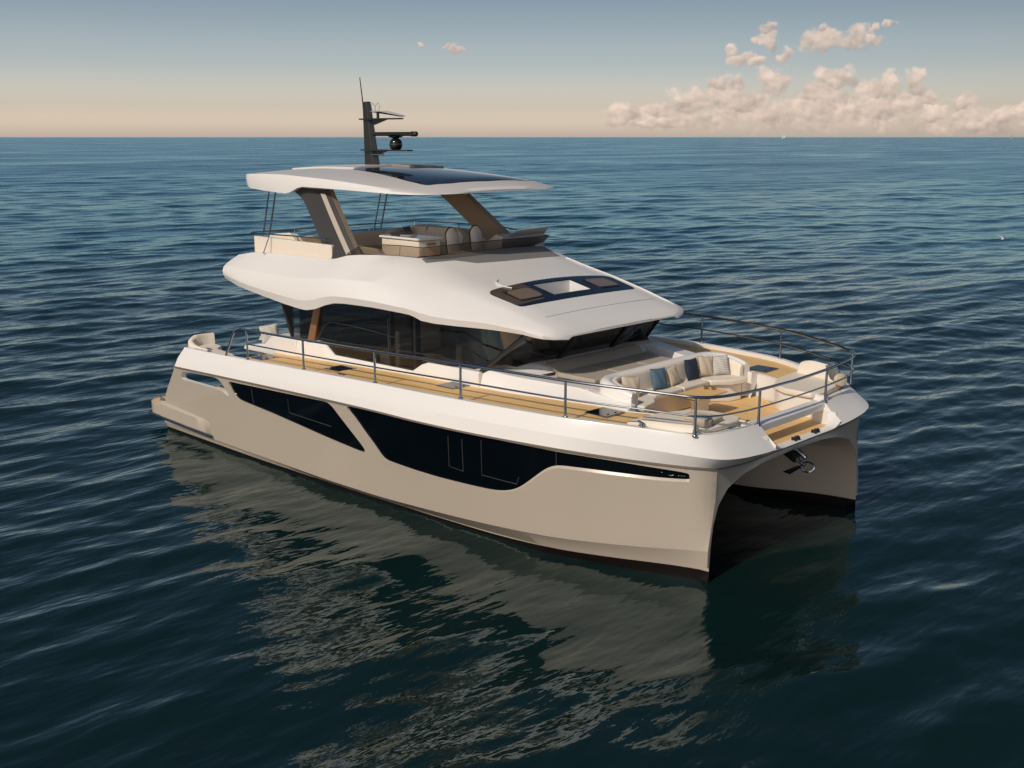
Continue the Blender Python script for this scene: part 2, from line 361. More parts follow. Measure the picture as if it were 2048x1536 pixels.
# ------------------------------------------------------------------ water
def build_water():
    th0 = math.atan2(fw.y, fw.x)
    rs = [1.5]
    while rs[-1] < 40000:
        r = rs[-1]; rs.append(r + max(.07, r * (.0036 if r < 60 else .0042 if r < 320 else .012 if r < 1500 else .03)))
    rs = np.array(rs)
    NF = 700
    fine = np.linspace(-.56, .56, NF); coarse = np.linspace(.56, 2 * math.pi - .56, 60)[1:-1]
    th = np.concatenate([fine, coarse]) + th0
    R, T = np.meshgrid(rs, th, indexing='ij')
    X = CAM.x + R * np.cos(T); Y = CAM.y + R * np.sin(T); Z = np.zeros_like(X)
    cell = np.maximum(np.gradient(rs)[:, None], R * (1.12 / NF))
    cell[:, NF:] = R[:, NF:] * .09
    DX = np.zeros_like(X); DY = np.zeros_like(X)
    hd = np.hypot(np.maximum(np.abs(X) - 8, 0), np.maximum(np.abs(Y + 2) - 4, 0)); calm = np.clip((hd - 2) / 18, 0, 1)
    hx_ = np.hypot(np.maximum(np.abs(X - .5) - 8, 0), np.maximum(np.abs(np.abs(Y) - 3) - 1, 0)); lap = .4 + .6 * np.clip(hx_ / 2.2, 0, 1)
    n = 150; lam = np.exp(rng.uniform(math.log(.40), math.log(32), n))
    for L in lam:
        ang = rng.normal(0, .40) + (math.pi if rng.random() < .12 else 0) - .06
        k = 2 * math.pi / L; kx, ky = k * math.cos(ang), k * math.sin(ang)
        slope = .0235 * (.9 if L < 1.2 else 0.93 if L < 4 else .58 if L < 8 else .38 if L < 16 else .25)
        a = slope / k; p0 = rng.uniform(0, 6.28); p1 = rng.uniform(0, 6.28)
        q = rng.uniform(.15, .45) / max(L, .8)
        m = max(2, int(np.searchsorted(rs, L / 2.5 / .0036 * 1.3)))
        x, y = X[:m], Y[:m]
        ph = kx * x + ky * y + p0
        # slow patches of stronger and weaker ripple
        gm = .62 + .38 * np.sin(q * (x * math.cos(ang + 1.1) + y * math.sin(ang + 1.1)) + p1)
        fade = np.clip((L / cell[:m] - 2.5) / 3.0, 0, 1) * gm
        if L > 4: fade = fade * (.18 + .82 * calm[:m])          # sheltered water round the hulls
        elif L < 1.1: fade = fade * (.55 + .45 * calm[:m])
        Z[:m] += a * fade * np.cos(ph); sn = np.sin(ph) * a * fade * .8
        DX[:m] -= sn * math.cos(ang); DY[:m] -= sn * math.sin(ang)
    Z *= lap; X = X + DX; Y = Y + DY
    nr, na = X.shape
    co = np.stack([X, Y, Z], -1).reshape(-1, 3)
    co = np.concatenate([co, [[CAM.x, CAM.y, 0]]])
    i = np.arange(nr - 1)[:, None]; j = np.arange(na)[None, :]; jn = (j + 1) % na
    quads = np.stack([i * na + j, (i + 1) * na + j, (i + 1) * na + jn, i * na + jn], -1).reshape(-1, 4)
    me = bpy.data.meshes.new('sea_water')
    nq = len(quads); tris = np.stack([np.full(na, nr * na), np.arange(na), (np.arange(na) + 1) % na], -1)
    me.vertices.add(len(co)); me.vertices.foreach_set('co', co.astype(np.float32).ravel())
    me.loops.add(nq * 4 + na * 3); me.loops.foreach_set('vertex_index', np.concatenate([quads.ravel(), tris.ravel()]).astype(np.int32))
    me.polygons.add(nq + na)
    me.polygons.foreach_set('loop_start', np.concatenate([np.arange(nq) * 4, nq * 4 + np.arange(na) * 3]).astype(np.int32))
    me.update(calc_edges=True); me.validate()
    me.polygons.foreach_set('use_smooth', np.ones(len(me.polygons), bool))
    o = bpy.data.objects.new('sea_water', me); COL.objects.link(o); tag(o, kind='structure')
    m = bpy.data.materials.new('sea_water'); m.use_nodes = True; t = m.node_tree; t.nodes.clear()
    tc = N(t, 'ShaderNodeTexCoord')
    def layer(sx, sy, scale, dist, strength, prev=None, rot=.0):
        mp = N(t, 'ShaderNodeMapping'); mp.inputs['Scale'].default_value = (sx, sy, 1); mp.inputs['Rotation'].default_value = (0, 0, rot)
        t.links.new(tc.outputs['Object'], mp.inputs[0])
        n = N(t, 'ShaderNodeTexNoise'); n.inputs['Scale'].default_value = scale; n.inputs['Detail'].default_value = 3; n.inputs['Roughness'].default_value = .55
        t.links.new(mp.outputs[0], n.inputs[0])
        bp = N(t, 'ShaderNodeBump'); bp.inputs['Distance'].default_value = dist; bp.inputs['Strength'].default_value = strength
        t.links.new(n.outputs['Fac'], bp.inputs['Height'])
        if prev: t.links.new(prev.outputs[0], bp.inputs['Normal'])
        return bp
    b1 = layer(1, .34, 1.1, .07, 1, None, .12)
    b2 = layer(1, .36, 3.2, .015, 1, b1, -.2)
    b3 = layer(1, .4, 9.0, .003, 1, b2, .1)
    # ripple too fine to model out there: the open sea away from the hull's shelter is rougher
    ln = N(t, 'ShaderNodeVectorMath', operation='LENGTH'); t.links.new(tc.outputs['Object'], ln.inputs[0])
    rr = N(t, 'ShaderNodeMapRange'); rr.inputs['From Min'].default_value = 22; rr.inputs['From Max'].default_value = 220; rr.inputs['To Min'].default_value = .012; rr.inputs['To Max'].default_value = .24
    t.links.new(ln.outputs['Value'], rr.inputs['Value'])
    df = N(t, 'ShaderNodeBsdfDiffuse'); df.inputs[0].default_value = (.0035, .0145, .0145, 1); t.links.new(b3.outputs[0], df.inputs['Normal'])
    gl = N(t, 'ShaderNodeBsdfGlossy')
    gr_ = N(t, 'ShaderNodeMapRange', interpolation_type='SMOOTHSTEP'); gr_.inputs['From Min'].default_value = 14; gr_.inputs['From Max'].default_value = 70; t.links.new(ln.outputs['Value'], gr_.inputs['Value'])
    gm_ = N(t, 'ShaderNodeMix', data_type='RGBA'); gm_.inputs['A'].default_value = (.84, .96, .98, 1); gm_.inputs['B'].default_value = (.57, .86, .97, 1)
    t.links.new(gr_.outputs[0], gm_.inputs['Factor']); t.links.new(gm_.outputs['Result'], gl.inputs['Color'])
    mpw = N(t, 'ShaderNodeMapping'); mpw.inputs['Scale'].default_value = (1, .45, 1); t.links.new(tc.outputs['Object'], mpw.inputs[0])
    nw = N(t, 'ShaderNodeTexNoise'); nw.inputs['Scale'].default_value = .03; nw.inputs['Detail'].default_value = 6; nw.inputs['Roughness'].default_value = .65; t.links.new(mpw.outputs[0], nw.inputs[0])
    wr = N(t, 'ShaderNodeMapRange'); wr.inputs['From Min'].default_value = .32; wr.inputs['From Max'].default_value = .68; wr.inputs['To Min'].default_value = .45; wr.inputs['To Max'].default_value = 1.5; t.links.new(nw.outputs['Fac'], wr.inputs['Value'])
    rm = N(t, 'ShaderNodeMath', operation='MULTIPLY'); t.links.new(rr.outputs[0], rm.inputs[0]); t.links.new(wr.outputs[0], rm.inputs[1])
    t.links.new(rm.outputs[0], gl.inputs['Roughness']); t.links.new(b3.outputs[0], gl.inputs['Normal'])
    fr = N(t, 'ShaderNodeFresnel'); fr.inputs[0].default_value = 1.48; t.links.new(b3.outputs[0], fr.inputs['Normal'])
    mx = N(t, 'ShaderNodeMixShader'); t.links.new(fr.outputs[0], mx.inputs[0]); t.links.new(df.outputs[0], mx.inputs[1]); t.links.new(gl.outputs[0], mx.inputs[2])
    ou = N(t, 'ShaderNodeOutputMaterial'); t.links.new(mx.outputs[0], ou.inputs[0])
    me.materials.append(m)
build_water()
# ------------------------------------------------------------------ the yacht: hulls and bulwarks
YACHT = empty('power_catamaran', 'large white twin hulled motor yacht with open upper deck under a hardtop', 'yacht')
KX = [-9, -6.4, -3, 3, 4.5, 6.1, 7.3, 8.1, 8.5, 8.6]
yk = sm(KX, [4.1, 4.15, 4.24, 4.24, 4.12, 3.85, 3.4, 2.98, 2.7, 2.62]); zk = sm([-9, -6.4, -3, 1.4, 6.1, 7.3, 8.5, 8.6], [1.75, 1.80, 1.97, 2.1, 2.15, 2.11, 2.05, 2.04])
CX = [-9, -.5, 1.06, 2.54, 3.95, 5.24, 5.96, 6.95, 7.84, 8.26, 8.58]
yc = sm(CX, [4.05, 4.05, 3.99, 3.94, 3.88, 3.76, 3.64, 3.34, 2.99, 2.8, 2.66]); zc = sm(CX, [.2, .2, .2, .25, .32, .39, .43, .49, .55, .58, .6])
yb = sm([-9, -4, -.2, 3.2, 5.7, 6.9, 7.55, 8.2, 8.49, 8.57], [3.98, 3.97, 3.86, 3.68, 3.44, 3.13, 2.90, 2.68, 2.61, 2.61])
zb = sm([-9, 3, 5.7, 7.5, 8.5], [.06, .07, .11, .17, .22])
yi = sm([-9, 4, 5.3, 6.37, 7.41, 8.0, 8.48, 8.56], [1.9, 1.9, 1.93, 2.03, 2.36, 2.52, 2.6, 2.61])
XE = 8.57
def side_y(x, z):
    s = (z - zc(x)) / (zk(x) - zc(x))
    y = yc(x) + (yk(x) - yc(x)) * (s + .10 * s * (s - 1))
    if x > 8.33:      # the stem is rounded over above the spray chine
        q = min(1, (x - 8.33) / .245); y -= .20 * min(1, max(0, (z - zc(x)) / .9)) * (1 - math.sqrt(max(0, 1 - q * q)))
    return y
def inside(p, poly):
    x, y = p; r = False; n = len(poly); j = n - 1
    for i in range(n):
        xi, yi_ = poly[i]; xj, yj = poly[j]
        if (yi_ > y) != (yj > y) and x < (xj - xi) * (y - yi_) / (yj - yi_) + xi: r = not r
        j = i
    return r
def round_poly(pts, k=4):
    # light Chaikin rounding of an outline
    for _ in range(2):
        out = []
        for i, p in enumerate(pts):
            q = pts[(i + 1) % len(pts)]
            d = math.hypot(q[0] - p[0], q[1] - p[1]); c = min(.25, .06 / max(d, 1e-6))
            out.append((p[0] + (q[0] - p[0]) * c, p[1] + (q[1] - p[1]) * c)); out.append((q[0] + (p[0] - q[0]) * c, q[1] + (p[1] - q[1]) * c))
        pts = out
    return pts
def densify(pts, d=.12):
    out = []
    for i, p in enumerate(pts):
        q = pts[(i + 1) % len(pts)]; n = max(1, int(math.hypot(q[0] - p[0], q[1] - p[1]) / d))
        out += [(p[0] + (q[0] - p[0]) * t / n, p[1] + (q[1] - p[1]) * t / n) for t in range(n)]
    return out
def cdt(outer, holes, step=.2, extra=()):
    pts = [Vector(p) for p in outer]; edges = [(i, (i + 1) % len(outer)) for i in range(len(outer))]
    for h in holes:
        b = len(pts); pts += [Vector(p) for p in h]; edges += [(b + i, b + (i + 1) % len(h)) for i in range(len(h))]
    xs = [p[0] for p in outer]; ys = [p[1] for p in outer]
    x = min(xs) + step / 2
    while x < max(xs):
        y = min(ys) + step / 2
        while y < max(ys):
            if inside((x, y), outer) and not any(inside((x, y), h) for h in holes):
                if min(math.hypot(q[0] - x, q[1] - y) for q in pts[:len(outer) + sum(map(len, holes))]) > step * .45: pts.append(Vector((x, y)))
            y += step
        x += step
    for e in extra:
        if inside(e, outer) and not any(inside(e, h) for h in holes) and min(math.hypot(q[0] - e[0], q[1] - e[1]) for q in pts) > .012: pts.append(Vector(e))
    vo, _, fo, *_ = delaunay_2d_cdt(pts, edges, [], 0, 1e-6)
    fs = []
    for f in fo:
        c = (sum(vo[i].x for i in f) / 3, sum(vo[i].y for i in f) / 3)
        if inside(c, outer) and not any(inside(c, h) for h in holes): fs.append(f)
    return vo, fs
HOLE = round_poly([(-6.07, 1.60), (-6.0, 1.725), (-5.60, 1.775), (-4.36, 1.85), (-4.12, 1.80), (-3.80, 1.50), (-3.86, 1.47), (-3.95, 1.48), (-4.12, 1.555), (-6.0, 1.525), (-6.07, 1.55)])
WIN1 = round_poly([(-3.767, 1.845), (-3.1, 1.875), (-1.535, 1.94), (.02, 2.01), (.16, 2.0), (.29, 1.935), (.50, 1.755), (.853, 1.467), (1.15, 1.22), (1.185, 1.15), (1.10, 1.107), (.98, 1.10), (.2, 1.165), (-.96, 1.27), (-2.1, 1.37), (-3.3, 1.45), (-3.48, 1.49), (-3.62, 1.60)])
WIN2 = round_poly([(.87, 2.05), (2.155, 2.09), (3.53, 2.115), (4.71, 2.118), (5.75, 2.105), (6.6, 2.085), (7.3, 2.045), (8.0, 1.985), (8.25, 1.95), (8.268, 1.92), (8.265, 1.86), (8.235, 1.838), (7.81, 1.834), (7.3, 1.845), (6.6, 1.853), (6.25, 1.846), (6.1, 1.825), (5.95, 1.76), (5.80, 1.656), (5.58, 1.474), (5.36, 1.30), (5.17, 1.19), (4.94, 1.118), (4.70, 1.082), (4.26, 1.063), (3.3, 1.044), (2.63, 1.047), (2.1, 1.066), (1.83, 1.082), (1.70, 1.14), (1.52, 1.335), (1.268, 1.561), (1.013, 1.816), (.83, 1.95), (.80, 2.02)])
def grow(pts, up_, dn):
    # outline moved outwards: `dn` along edges that face down, `up_` along the others
    area = sum(p[0] * q[1] - q[0] * p[1] for p, q in zip(pts, pts[1:] + pts[:1])); sg = 1 if area > 0 else -1
    out = []; n = len(pts)
    for i, p in enumerate(pts):
        a = pts[i - 1]; b = pts[(i + 1) % n]; dx, dy = b[0] - a[0], b[1] - a[1]; L = math.hypot(dx, dy) or 1
        nx, ny = sg * dy / L, -sg * dx / L
        dn_ = dn(p[0]) if callable(dn) else dn
        k = up_ + (dn_ - up_) * max(0, min(1, (-ny - .1) / .6))
        out.append((p[0] + nx * k, p[1] + ny * k))
    return out
WINS = [(densify(WIN1, .1), grow(densify(WIN1, .1), .008, .010)), (densify(WIN2, .1), grow(densify(WIN2, .1), .008, lambda x: .012 + .034 * max(0, min(1, (x - 4.6) / 1.0))))]
outer = []
xs_ = np.linspace(-6.95, XE, 110)
xb_ = [x for x in np.linspace(-7.25, 8.3, 100)] + list(8.33 + .24 * np.sin(np.linspace(.05, math.pi / 2, 12)))
outer += [(x, zc(x)) for x in xb_]
outer += [(XE, z) for z in np.linspace(zc(XE), zk(XE), 14)[1:-1]]
outer += [(x, zk(x)) for x in reversed(xb_) if x > -6.36] + [(-6.37, zk(-6.37))]
outer += [(-6.47, 1.653), (-6.65, 1.44), (-6.833, 1.225), (-7.02, .987), (-7.09, .73), (-7.25, .66)]
# bulwark path nodes: knuckle, crease, top outer edge
NODES = [
 ((-6.37, 4.15, 1.80), (-6.28, 4.09, 2.03), (-6.17, 3.95, 2.28)),
 ((-5.2, 4.19, 1.86), (-5.1, 4.14, 2.1), (-5.0, 4.0, 2.33)),
 ((-3.7, 4.23, 1.93), (-3.6, 4.18, 2.17), (-3.5, 4.04, 2.39)),
 ((-1.0, 4.24, 2.03), (-1.0, 4.2, 2.27), (-1.0, 4.06, 2.5)),
 ((1.4, 4.24, 2.10), (1.4, 4.2, 2.35), (1.4, 4.05, 2.59)),
 ((3.0, 4.24, 2.125), (3.0, 4.19, 2.38), (3.0, 4.02, 2.63)),
 ((4.5, 4.12, 2.14), (4.55, 4.08, 2.40), (4.5, 3.89, 2.65)),
 ((6.1, 3.85, 2.15), (6.16, 3.81, 2.40), (6.12, 3.62, 2.65)),
 ((7.3, 3.4, 2.11), (7.42, 3.38, 2.35), (7.2, 3.17, 2.61)),
 ((8.1, 2.98, 2.07), (8.27, 2.98, 2.29), (7.93, 2.86, 2.575)),
 ((8.45, 2.72, 2.05), (8.66, 2.66, 2.235), (8.25, 2.62, 2.55)),
 ((8.57, 2.4, 2.0), (8.82, 2.25, 2.19), (8.42, 2.25, 2.53)),
 ((8.56, 1.7, 1.93), (8.88, 1.6, 2.15), (8.51, 1.6, 2.515)),
 ((8.54, 1.14, 1.915), (8.88, 1.14, 2.13), (8.53, 1.14, 2.505)),
]
FRAMEM = pbr('smoked_frame', (.05, .045, .04), .5); STRAKEM = pbr('strake_taupe', (.16, .13, .105), .5); GUARDM = pbr('guard_steel', (.06, .09, .12), .25, metal=.7)
def make_hull(s):
    bm = bmesh.new()
    holes = [densify(HOLE), WINS[0][1], WINS[1][1]]
    vo, fs = cdt(outer, holes, .2, [(x, z) for x in (8.20, 8.27, 8.33, 8.38, 8.43, 8.47, 8.505, 8.535, 8.555) for z in np.arange(.62, 2.03, .07)])
    add(bm, [(v.x, s * side_y(v.x, v.y), v.y) for v in vo], fs)
    # lower hull, inner wall and half of the bridge deck underside
    secs = []
    for x in np.linspace(-7.25, XE, 90):
        a, b, i = yc(x), yb(x), yi(x); zt = 1.95
        fr_ = max(0, (x - 7.0) / 1.57) ** 1.4; bow = max(0, (x - 6.2) / 2.37); f = max(0, (x - 4.5) / 4.07)
        ins = [(i, .2), (i - .02, .6), (i - .07, 1.0), (i - .2, 1.24 + .11 * fr_), (i - .48, 1.40 + .2 * fr_), (i - .95, 1.50 + .24 * fr_), (i - 1.5, 1.54 + .26 * fr_), (0, 1.55 + .28 * fr_)]
        ins = [(max(0, y), z) for y, z in ins]
        mid = (b + i) / 2
        secs.append([(x, s * a, zc(x)), (x, s * (b + .003), zb(x) + .003), (x, s * (b - .03), -.05), (x - .12 * bow, s * mid, -.8), (x, s * (i + .02), 0)] + [(x, s * y, z) for y, z in ins])
    V = loft(bm, secs)
    # stern cap
    bm2 = bmesh.new()
    x = -7.25
    o = obj('hull', bm, HULLM, YACHT, angle=28)
    o.data.materials.append(HBOT)
    for p in o.data.polygons:
        c = p.center
        if c.z < zc(c.x) - .01 or abs(c.y) < (yc(c.x) + yi(c.x)) / 2: p.material_index = 1
    bm2 = bmesh.new()
    # stern closing wall of the hull and thin stern wing around the opening
    prism(bm2, [(-7.2, s * 1.95), (-7.2, s * 4.0), (-3.6, s * 4.0), (-3.6, s * 1.95)], .1, .62)
    obj('stern_block', bm2, HULLM, o)
    bm2 = bmesh.new()
    vo2, fs2 = cdt([p for p in [(-6.2, 1.9), (-6.4, 1.653), (-6.6, 1.44), (-6.78, 1.225), (-6.95, .987), (-7.0, .62), (-3.5, .62), (-3.5, 1.95)]], [densify(HOLE)])
    add(bm2, [(v.x, s * (side_y(v.x, v.y) - .13), v.y) for v in vo2], fs2)
    h = densify(HOLE)
    loft(bm2, [[(p[0], s * side_y(*p), p[1]) for p in h], [(p[0], s * (side_y(*p) - .13), p[1]) for p in h]], closed=True)
    edge = [(-6.37, 1.80), (-6.47, 1.653), (-6.65, 1.44), (-6.833, 1.225), (-7.02, .987), (-7.09, .73)]
    loft(bm2, [[(p[0], s * side_y(*p), p[1]) for p in edge], [(p[0] + .06, s * (side_y(*p) - .13), p[1]) for p in edge]])
    obj('stern_wing', bm2, GEL, o)
    for w, (d, dh) in zip((WIN1, WIN2), WINS):
        cx = sum(p[0] for p in d) / len(d)
        vo3, fs3 = cdt(d, [], .3)
        bmw = bmesh.new(); add(bmw, [(v.x, s * (side_y(v.x, v.y) - .035), v.y) for v in vo3], fs3)
        wo_ = obj('hull_window', bmw, GLASSB, o)
        bmr = bmesh.new()
        loft(bmr, [[(p[0], s * (side_y(*p) + .002), p[1]) for p in dh], [(p[0], s * (side_y(*p) - .036), p[1]) for p in d]], closed=True)
        obj('window_rim', bmr, HULLM, wo_)
        bmf = bmesh.new()
        frames = [[(-2.82, 1.82), (-2.83, 1.46)], [(-1.39, 1.83), (-1.41, 1.5), (.1, 1.47)]] if w is WIN1 else \
                 [[(3.74, 1.97), (3.65, 1.34), (4.0, 1.31), (4.08, 1.97)], [(4.55, 2.04), (4.455, 1.33), (5.25, 1.31), (5.31, 1.45)], [(6.14, 2.09), (6.12, 1.84)]]
        bmf.free()
        for fr_ in frames:
            bmf = bmesh.new(); tube(bmf, [(x, s * (side_y(x, z) - .034), z) for x, z in fr_], .008, 6); obj('inner_frame', bmf, FRAMEM, wo_)
    # dark rubbing strake under the bulwark
    bmk = bmesh.new(); pr = []
    path = smooth_path([(n[0][0], n[0][1], n[0][2]) for n in NODES] + [(8.535, .5, 1.91), (8.53, 0, 1.91)], 6)
    for i, p in enumerate(path):
        d = path[min(i + 1, len(path) - 1)] - path[max(0, i - 1)]; nn = Vector((-d.y, d.x, 0)).normalized() if True else None
        if nn.y < 0 and abs(nn.y) > .2: nn = -nn
        if abs(nn.y) <= .2 and nn.x < 0: nn = -nn
        q = lambda k, dz: (p.x + nn.x * k, s * (p.y + nn.y * k), p.z + dz)
        pr.append([q(.004, .018), q(.028, .012), q(.028, -.012), q(.002, -.02)])
    loft(bmk, pr)
    obj('rubbing_strake', bmk, STRAKEM, o)
    # raised sponson panel and its steel edge guard at the stern quarter
    bms = bmesh.new(); secs = []
    for x in np.linspace(-7.3, -4.95, 20):
        t = (x + 7.3) / 2.35; zr = .70 - .10 * t; zl = .34 - .06 * t; k = .075 * (1 - t ** 2.5)
        secs.append([(x, s * (side_y(x, zr + .06) - .01), zr + .06), (x, s * (side_y(x, zr) + k), zr), (x, s * (side_y(x, zl) + k + .012), zl), (x, s * (side_y(x, zl - .04) - .01), zl - .04)])
    loft(bms, secs, cap0=True, cap1=True)
    obj('sponson', bms, HULLM, o)
    bmg = bmesh.new(); gp = [(-8.02, s * 3.75, .33), (-8.06, s * 3.95, .335), (-7.95, s * 4.12, .34)] + [(x, s * (side_y(x, .3) + .085 - .03 * max(0, (x + 6) / 1.2)), .345 - .028 * (x + 7.3)) for x in np.linspace(-7.3, -4.85, 14)]
    tube(bmg, gp, .032, 8); obj('edge_guard', bmg, GUARDM, o)
    # swim platform end block with teak top
    bmp = bmesh.new()
    pl = smooth_path([(-7.22, 4.12, 0), (-7.75, 4.09, 0), (-8.02, 3.98, 0), (-8.12, 3.75, 0), (-8.14, 3.2, 0)], 5)
    poly = [(v.x, s * v.y) for v in pl] + [(-8.14, s * 1.9), (-7.22, s * 1.9)]
    prism(bmp, poly, .32, .645); po = obj('swim_platform', bmp, HULLM, o, bevel=.02)
    bmt = bmesh.new(); cxm, cym = -7.65, 3.0
    prism(bmt, [(cxm + (x - cxm) * .93, s * (cym + (abs(y) - cym) * .95)) for x, y in poly], .6, .652); obj('teak_pad', bmt, TEAK, po)
    cleat((-7.72, s * 3.85, .652), 0, po)
    return o
def cleat(loc, rz, parent, k=1.0):
    bm = bmesh.new()
    for dx in (-.05, .05): tube(bm, [(dx, 0, 0), (dx, 0, .06)], .014, 8)
    tube(bm, [(-.15, 0, .065), (-.08, 0, .07), (.08, 0, .07), (.15, 0, .065)], [.008, .017, .017, .008], 8)
    box(bm, (0, 0, .004), (.16, .05, .008))
    o = obj('mooring_cleat', bm, STEEL, parent); o.matrix_local = Matrix.Translation(loc) @ Matrix.Rotation(rz, 4, 'Z') @ Matrix.Scale(k, 4)
    return o
HULL = {s: make_hull(s) for s in (-1, 1)}

def path_of(i, s, k=5): return smooth_path([(n[i][0], s * n[i][1], n[i][2]) for n in NODES], k)
INB = .13
def top_inner(P, s):
    out = []
    for i, p in enumerate(P):
        a = P[max(0, i - 1)]; b = P[min(len(P) - 1, i + 1)]; d = (b - a); n = Vector((-d.y, d.x, 0)) * (-s); n.normalize()
        if n.y * s > 0 and abs(n.y) > .3: n = -n
        if n.x > 0 and abs(n.x) > .7: n = -n
        out.append(p + n * INB)
    return out
def deck_inner(x):
    # inner edge of the side deck (half width)
    return sm([-6.3, -4.9, -4.4, 3.7, 4.6, 5.4, 6.2, 6.6, 6.95, 7.1, 7.5, 8.2, 8.6], [2.9, 2.9, 2.82, 2.70, 2.56, 2.40, 2.22, 2.12, 1.98, 1.85, 1.55, 1.32, 1.3])(x)
for s in (-1, 1):
    bm = bmesh.new(); K = path_of(0, s); C_ = path_of(1, s); T = path_of(2, s); TI = top_inner(T, s)
    secs = []
    for k, c, t, ti in zip(K, C_, T, TI):
        secs.append([k, k.lerp(c, .5), c, c.lerp(t, .4), c.lerp(t, .92), t + Vector((0, 0, .012)), ti.lerp(t, .1) + Vector((0, 0, .012)), ti, ti - Vector((0, 0, .09))])
    loft(bm, secs, cap0=True, cap1=True)
    bul = obj('bulwark', bm, GEL, YACHT, angle=24)
    # side deck
    bm = bmesh.new(); secs = []
    for ti in TI:
        if ti.x < -3.9: continue
        if ti.x > 8.2 and abs(ti.y) < 2.0: break
        yi_ = deck_inner(ti.x); z = ti.z - .07
        yo = abs(ti.y) + .01
        if yo < yi_ + .02: yi_ = yo - .02
        secs.append([(ti.x, s * yo, z), (ti.x, s * (yo + yi_) / 2, z + .008), (ti.x, s * yi_, z)])
    loft(bm, secs); obj('side_deck', bm, TEAK, YACHT)
# bow beam carrying the front rail, and the roller sill
bm = bmesh.new()
prism(bm, [(8.25, -1.2), (8.53, -1.2), (8.535, 0), (8.53, 1.2), (8.25, 1.2)], 2.36, 2.505); BEAM = obj('bow_beam', bm, GEL, YACHT, bevel=.03)
bm = bmesh.new(); secs = []
for y in np.linspace(-1.16, 1.16, 24):
    e = max(0, (abs(y) - .9) / .26) ** 1.5
    secs.append([(8.52, y, 1.86), (8.535, y, 1.91), (8.86, y, 2.085 + .03 * e), (8.87, y, 2.105 + .1 * e), (8.80 - .1 * e, y, 2.125 + .22 * e), (8.70 - .12 * e, y, 2.125 + .25 * e), (8.69 - .12 * e, y, 2.02), (8.45, y, 1.95)])
loft(bm, secs, closed=True, cap0=True, cap1=True); SILL = obj('bow_sill', bm, GEL, YACHT, angle=30)
# bow underside closing strip between knuckle and arch
bm = bmesh.new()
K1 = [Vector((XE, -side_y(XE, 2.03), 2.03))] + [p for p in path_of(0, -1) if p.x > 8.44 and abs(p.y) < 2.43]
row = []
for p in K1 + [Vector((8.535, y, 1.91)) for y in np.linspace(-1, 1, 9)] + [Vector((p.x, -p.y, p.z)) for p in reversed(K1)]:
    y = abs(p.y); i = yi(XE)
    za = float(np.interp(y, [0, i - 1.5, i - .95, i - .48, i - .2, i - .07, i - .02, i, i + .06], [1.83, 1.80, 1.74, 1.60, 1.35, 1.0, .6, .4, .3]))
    row.append([(p.x, p.y, p.z), (p.x * .6 + XE * .4 - .01, p.y, p.z * .5 + za * .5), (XE, p.y, za)])
loft(bm, row)
inn_ = lambda z: float(np.interp(z, [.2, .6, 1.0, 1.35, 1.60], [yi(XE), yi(XE) - .02, yi(XE) - .07, yi(XE) - .2, yi(XE) - .48]))
for s in (-1, 1):
    loft(bm, [[(XE, s * side_y(XE, max(z, zc(XE))), z), (XE, s * min(inn_(z), side_y(XE, max(z, zc(XE))) - .002), z)] for z in np.linspace(.3, 1.5, 16)])
obj('bow_arch', bm, HULLM, YACHT)
for s in (-1, 1):
    bm = bmesh.new(); tube(bm, [(8.80, s * .35 - .06, 2.16), (8.80, s * .35, 2.165), (8.80, s * .35 + .06, 2.16)], [.04, .02, .04], 12)
    for d in (-.06, .06): box(bm, (8.79, s * .35 + d, 2.15), (.10, .014, .07))
    obj('bow_roller', bm, BLACK, SILL)
